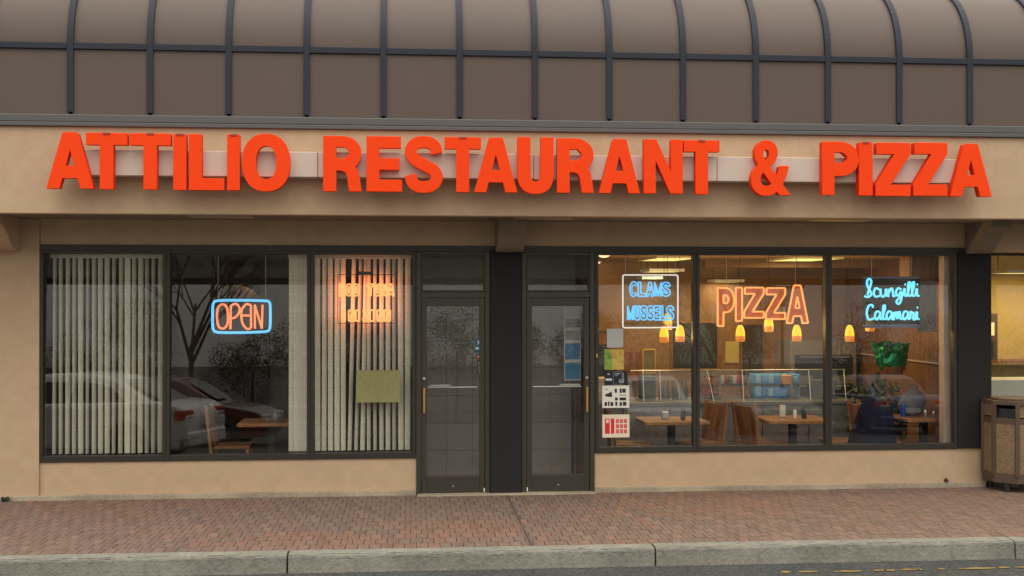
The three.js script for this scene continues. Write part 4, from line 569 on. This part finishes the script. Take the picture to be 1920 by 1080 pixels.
// ---------------------------------------------------------------- behind the camera: what the glass mirrors
const groundY = (z) => -0.152 - Math.max(0, Math.min(z - 2.83, 25)) * 0.04 - Math.max(0, Math.min(z - 28, 30)) * 0.1;
function car(label, x, z, turn, paint) {
  const c = thing('parked_car', label, 'car', [x, groundY(z), z], turn, 'cars parked in front of the shop');
  const prof = (pts, w, bev) => { const s = new THREE.Shape(); s.moveTo(...pts[0]); s.splineThru(pts.slice(1).map((p) => new THREE.Vector2(...p))); s.lineTo(pts[0][0], pts[0][1]); const g = new THREE.ExtrudeGeometry(s, { depth: w, bevelEnabled: true, bevelSize: bev, bevelThickness: bev, bevelSegments: 4, curveSegments: 32 }); g.translate(0, 0, -w / 2); return g; };
  const body = prof([[-2.2, 0.32], [-2.32, 0.55], [-2.26, 0.88], [-1.9, 0.98], [-1.2, 0.97], [0.6, 0.93], [1.3, 0.86], [2.05, 0.72], [2.28, 0.5], [2.2, 0.3]], 1.66, 0.06); mesh('body', uvm(body), paint, c);
  const gp = body.attributes.position; void gp;
  const cab = prof([[-1.75, 0.93], [-1.1, 1.3], [-0.6, 1.42], [0.1, 1.42], [0.5, 1.3], [1.15, 0.9]], 1.3, 0.07); { const p = cab.attributes.position; for (let i = 0; i < p.count; i++) p.setZ(i, p.getZ(i) * (1.06 - 0.32 * Math.max(0, p.getY(i) - 0.9))); cab.computeVertexNormals(); } mesh('roof', uvm(cab), paint, c);
  const glass = std([0.02, 0.022, 0.025], 0.08); const gl = (pts) => { const s = new THREE.Shape(pts.map((p) => new THREE.Vector2(...p))); const g = new THREE.ExtrudeGeometry(s, { depth: 1.55, bevelEnabled: false }); g.translate(0, 0, -0.775); const p = g.attributes.position; for (let i = 0; i < p.count; i++) p.setZ(i, p.getZ(i) * (1.0 - 0.3 * Math.max(0, p.getY(i) - 0.9))); g.computeVertexNormals(); return uvm(g); };
  mesh('side_window', gl([[-1.35, 0.99], [-1.0, 1.28], [-0.55, 1.36], [-0.35, 1.36], [-0.35, 0.99]]), glass, c); mesh('side_window', gl([[-0.27, 0.99], [-0.27, 1.36], [0.1, 1.36], [0.42, 1.26], [0.8, 0.98]]), glass, c);
  for (const [a, b, n] of [[[-1.78, 0.99], [-1.14, 1.335], 'rear_window'], [[1.12, 0.97], [0.52, 1.335], 'windscreen']]) { const d = new THREE.Vector2(b[0] - a[0], b[1] - a[1]), L = d.length(), g = new THREE.BoxGeometry(L, 0.012, 1.12); g.rotateZ(Math.atan2(d.y, d.x)); g.translate((a[0] + b[0]) / 2 + (n === 'windscreen' ? 0.05 : -0.05), (a[1] + b[1]) / 2 + 0.055, 0); mesh(n, g, glass, c); }
  for (const s of [-1, 1]) { mesh('tail_light', rbox(-2.36, -2.16, 0.73, 0.91, s > 0 ? 0.5 : -0.9, s > 0 ? 0.9 : -0.5, 0.04), std([0.42, 0.015, 0.015], 0.2), c); mesh('reverse_light', rbox(-2.375, -2.3, 0.74, 0.82, s > 0 ? 0.56 : -0.82, s > 0 ? 0.82 : -0.56, 0.02), M.steel, c); mesh('headlight', rbox(2.0, 2.3, 0.58, 0.72, s > 0 ? 0.45 : -0.88, s > 0 ? 0.88 : -0.45, 0.04), std([0.6, 0.6, 0.6], 0.1), c);
    for (const wx of [-1.38, 1.38]) { const w = mesh('wheel', new THREE.TorusGeometry(0.25, 0.08, 10, 28).translate(wx, 0.325, s * 0.84), M.black, c); mesh('rim', cyl(0.2, 0.2, 0.05, 0, -0.025, 0, 18).rotateX(Math.PI / 2).translate(wx, 0.325, s * 0.87), M.steel, w); mesh('wheel_arch', new THREE.CylinderGeometry(0.37, 0.37, 0.02, 26).rotateX(Math.PI / 2).translate(wx, 0.36, s * 0.885), M.black, w); } }
  mesh('rear_bumper', rbox(-2.42, -2.2, 0.3, 0.56, -0.84, 0.84, 0.06), paint, c); mesh('number_plate', rbox(-2.425, -2.41, 0.62, 0.74, -0.2, 0.2, 0.003), M.white, c);
}
const whitePaint = new THREE.MeshPhysicalMaterial({ color: lin(0.74, 0.74, 0.72), roughness: 0.35, clearcoat: 0.8, clearcoatRoughness: 0.05 });
const redPaint = new THREE.MeshPhysicalMaterial({ color: lin(0.10, 0.012, 0.012), roughness: 0.35, clearcoat: 0.8, clearcoatRoughness: 0.05 });
const greyPaint = new THREE.MeshPhysicalMaterial({ color: lin(0.12, 0.125, 0.13), roughness: 0.35, metalness: 0.3, clearcoat: 0.8, clearcoatRoughness: 0.05 });
car('white sedan parked left of the camera, mirrored in the left window', -5.75, 8.0, Math.PI + 0.2, whitePaint);
car('dark red sedan parked behind the white one', -5.2, 13.4, 0.1, redPaint);
car('grey sedan parked farther out to the right', 10, 24.5, 0.15, greyPaint);
const silverPaint = new THREE.MeshPhysicalMaterial({ color: lin(0.36, 0.37, 0.38), roughness: 0.3, metalness: 0.4, clearcoat: 0.8, clearcoatRoughness: 0.05 });
car('silver sedan parked nose out behind the camera to the right', 6.2, 17.5, Math.PI / 2 + 0.05, silverPaint);
car('black sedan parked right of the silver one', 9.2, 17.8, Math.PI / 2, new THREE.MeshPhysicalMaterial({ color: lin(0.02, 0.02, 0.022), roughness: 0.3, clearcoat: 0.8, clearcoatRoughness: 0.05 }));
car('blue sedan parked right of the black one', 12.2, 17.5, -Math.PI / 2, new THREE.MeshPhysicalMaterial({ color: lin(0.03, 0.06, 0.14), roughness: 0.3, clearcoat: 0.8, clearcoatRoughness: 0.05 }));
// trees
function bareTree(label, x, z, h, s) {
  const t = thing('bare_tree', label, 'tree', [x, groundY(z), z], s, 'bare trees beyond the car park'); const wood = [], twigs = [], keep = seed; seed = Math.round(s * 1e6) + 11;
  const grow = (p, d, len, r, lv) => { const q = p.clone().addScaledVector(d, len), g = new THREE.CylinderGeometry(r * 0.62, r, len, lv ? 5 : 9); g.applyQuaternion(new THREE.Quaternion().setFromUnitVectors(new THREE.Vector3(0, 1, 0), d)); g.translate(...p.clone().add(q).multiplyScalar(0.5).toArray()); (lv < 2 ? wood : twigs).push(g);
    if (lv >= 6) return; const n = lv === 0 ? 5 : 3; for (let i = 0; i < n; i++) { const a = rr(0, 6.283), e = lv ? rr(0.3, 0.8) : rr(0.25, 0.6), nd = d.clone().applyAxisAngle(new THREE.Vector3(1, 0, 0), Math.sin(a) * e).applyAxisAngle(new THREE.Vector3(0, 0, 1), Math.cos(a) * e).normalize(); nd.y = Math.abs(nd.y) * 0.8 + 0.15; nd.normalize(); grow(p.clone().lerp(q, rr(0.7, 1)), nd, len * rr(0.6, 0.78), r * 0.58, lv + 1); } };
  grow(new THREE.Vector3(0, 0, 0), new THREE.Vector3(0, 1, 0), h * 0.3, h * 0.0125, 0); seed = keep;
  mesh('trunk', mergeGeometries(wood), M.bark, t); mesh('crown', mergeGeometries(twigs), M.bark, t);
}
bareTree('tall bare tree mirrored left of the OPEN sign', -7.6, 29, 9.5, 0.3);
bareTree('bare tree farther left beyond the car park', -21, 36, 11, 1.4);
bareTree('bare tree to the right beyond the grey car', 13, 36, 10, 2.2);
function bushyTree(label, x, z, h, r) {
  const t = thing('bushy_tree', label, 'tree', [x, groundY(z), z], rr(0, 6), 'tree line beyond the car park'), pos = [], blobs = []; for (let i = 0; i < 9; i++) blobs.push([rr(-r, r) * 0.6, h * rr(0.35, 0.85), rr(-r, r) * 0.6, r * rr(0.35, 0.6)]);
  for (let i = 0; i < 9000; i++) { const b = blobs[i % 9], u = rr(-1, 1), a = rr(0, 6.283), q = Math.sqrt(1 - u * u), k = b[3] * rr(0.6, 1.05), c = [b[0] + q * Math.cos(a) * k, b[1] + u * k, b[2] + q * Math.sin(a) * k]; for (let v = 0; v < 3; v++) pos.push(c[0] + rr(-0.085, 0.085), c[1] + rr(-0.085, 0.085), c[2] + rr(-0.085, 0.085)); }
  const g = new THREE.BufferGeometry(); g.setAttribute('position', new THREE.Float32BufferAttribute(pos, 3)); g.computeVertexNormals(); mesh('crown', g, M.leaf, t); mesh('trunk', cyl(0.16, 0.08, h * 0.6, 0, 0, 0, 9), M.bark, t);
}
const nth = ['first', 'second', 'third', 'fourth', 'fifth', 'sixth', 'seventh', 'eighth', 'ninth', 'tenth', 'eleventh', 'twelfth', 'thirteenth', 'fourteenth', 'fifteenth', 'sixteenth', 'seventeenth', 'eighteenth', 'nineteenth', 'twentieth', 'twenty first', 'twenty second'];
for (let i = 0; i < 22; i++) bushyTree(nth[i] + ' bushy tree from the left in the far tree line', -46 + i * 4.4 + rr(-1, 1), rr(58, 72), rr(6.2, 9.0), rr(2.8, 3.8));
for (const [x, z, h, label] of [[12.3, 55, 6.6, 'tall car park lamp post beyond the grey car'], [17, 40, 6.5, 'tall car park lamp post farther right']]) {
  const p = thing('lamp_post', label, 'lamp post', [x, groundY(z), z], 0, 'car park lamp posts'); mesh('post', cyl(0.1, 0.07, h, 0, 0, 0, 12), M.bronze, p); mesh('arm', rbox(-0.7, 0.7, h - 0.05, h + 0.03, -0.04, 0.04, 0.01), M.bronze, p); for (const s of [-1, 1]) mesh('lamp_head', rbox(s * 0.75 - 0.28, s * 0.75 + 0.28, h - 0.06, h + 0.1, -0.2, 0.2, 0.03), M.bronze, p); mesh('base', cyl(0.25, 0.25, 0.5, 0, 0, 0, 14), M.kerb, p);
}
{ // added bridge, unseen: shaped to mirror a long dark edge in the glass
  const o = thing('added_overpass', 'unseen dark bridge added far across the car park to darken the mirrored window tops', 'bridge', [8, -3.7, 88]);
  mesh('deck', rbox(-90, 90, 10.6, 12.1, -5, 5, 0.05), M.kerb, o); mesh('girder', rbox(-90, 90, 10.6, 11.3, -4.6, 4.6, 0.05).translate(0, -0.02, 0), M.flashing, o);
  for (const s of [-1, 1]) mesh('parapet', rbox(-90, 90, 12.1, 13.3, s * 4.8 - 0.15, s * 4.8 + 0.15, 0.04), M.kerb, o);
  for (const x of [-84, -42, 0, 42, 84]) mesh('pier', rbox(x - 0.7, x + 0.7, -0.3, 10.6, -3.5, 3.5, 0.1), M.kerb, o);
}
renderer.render(scene, camera);
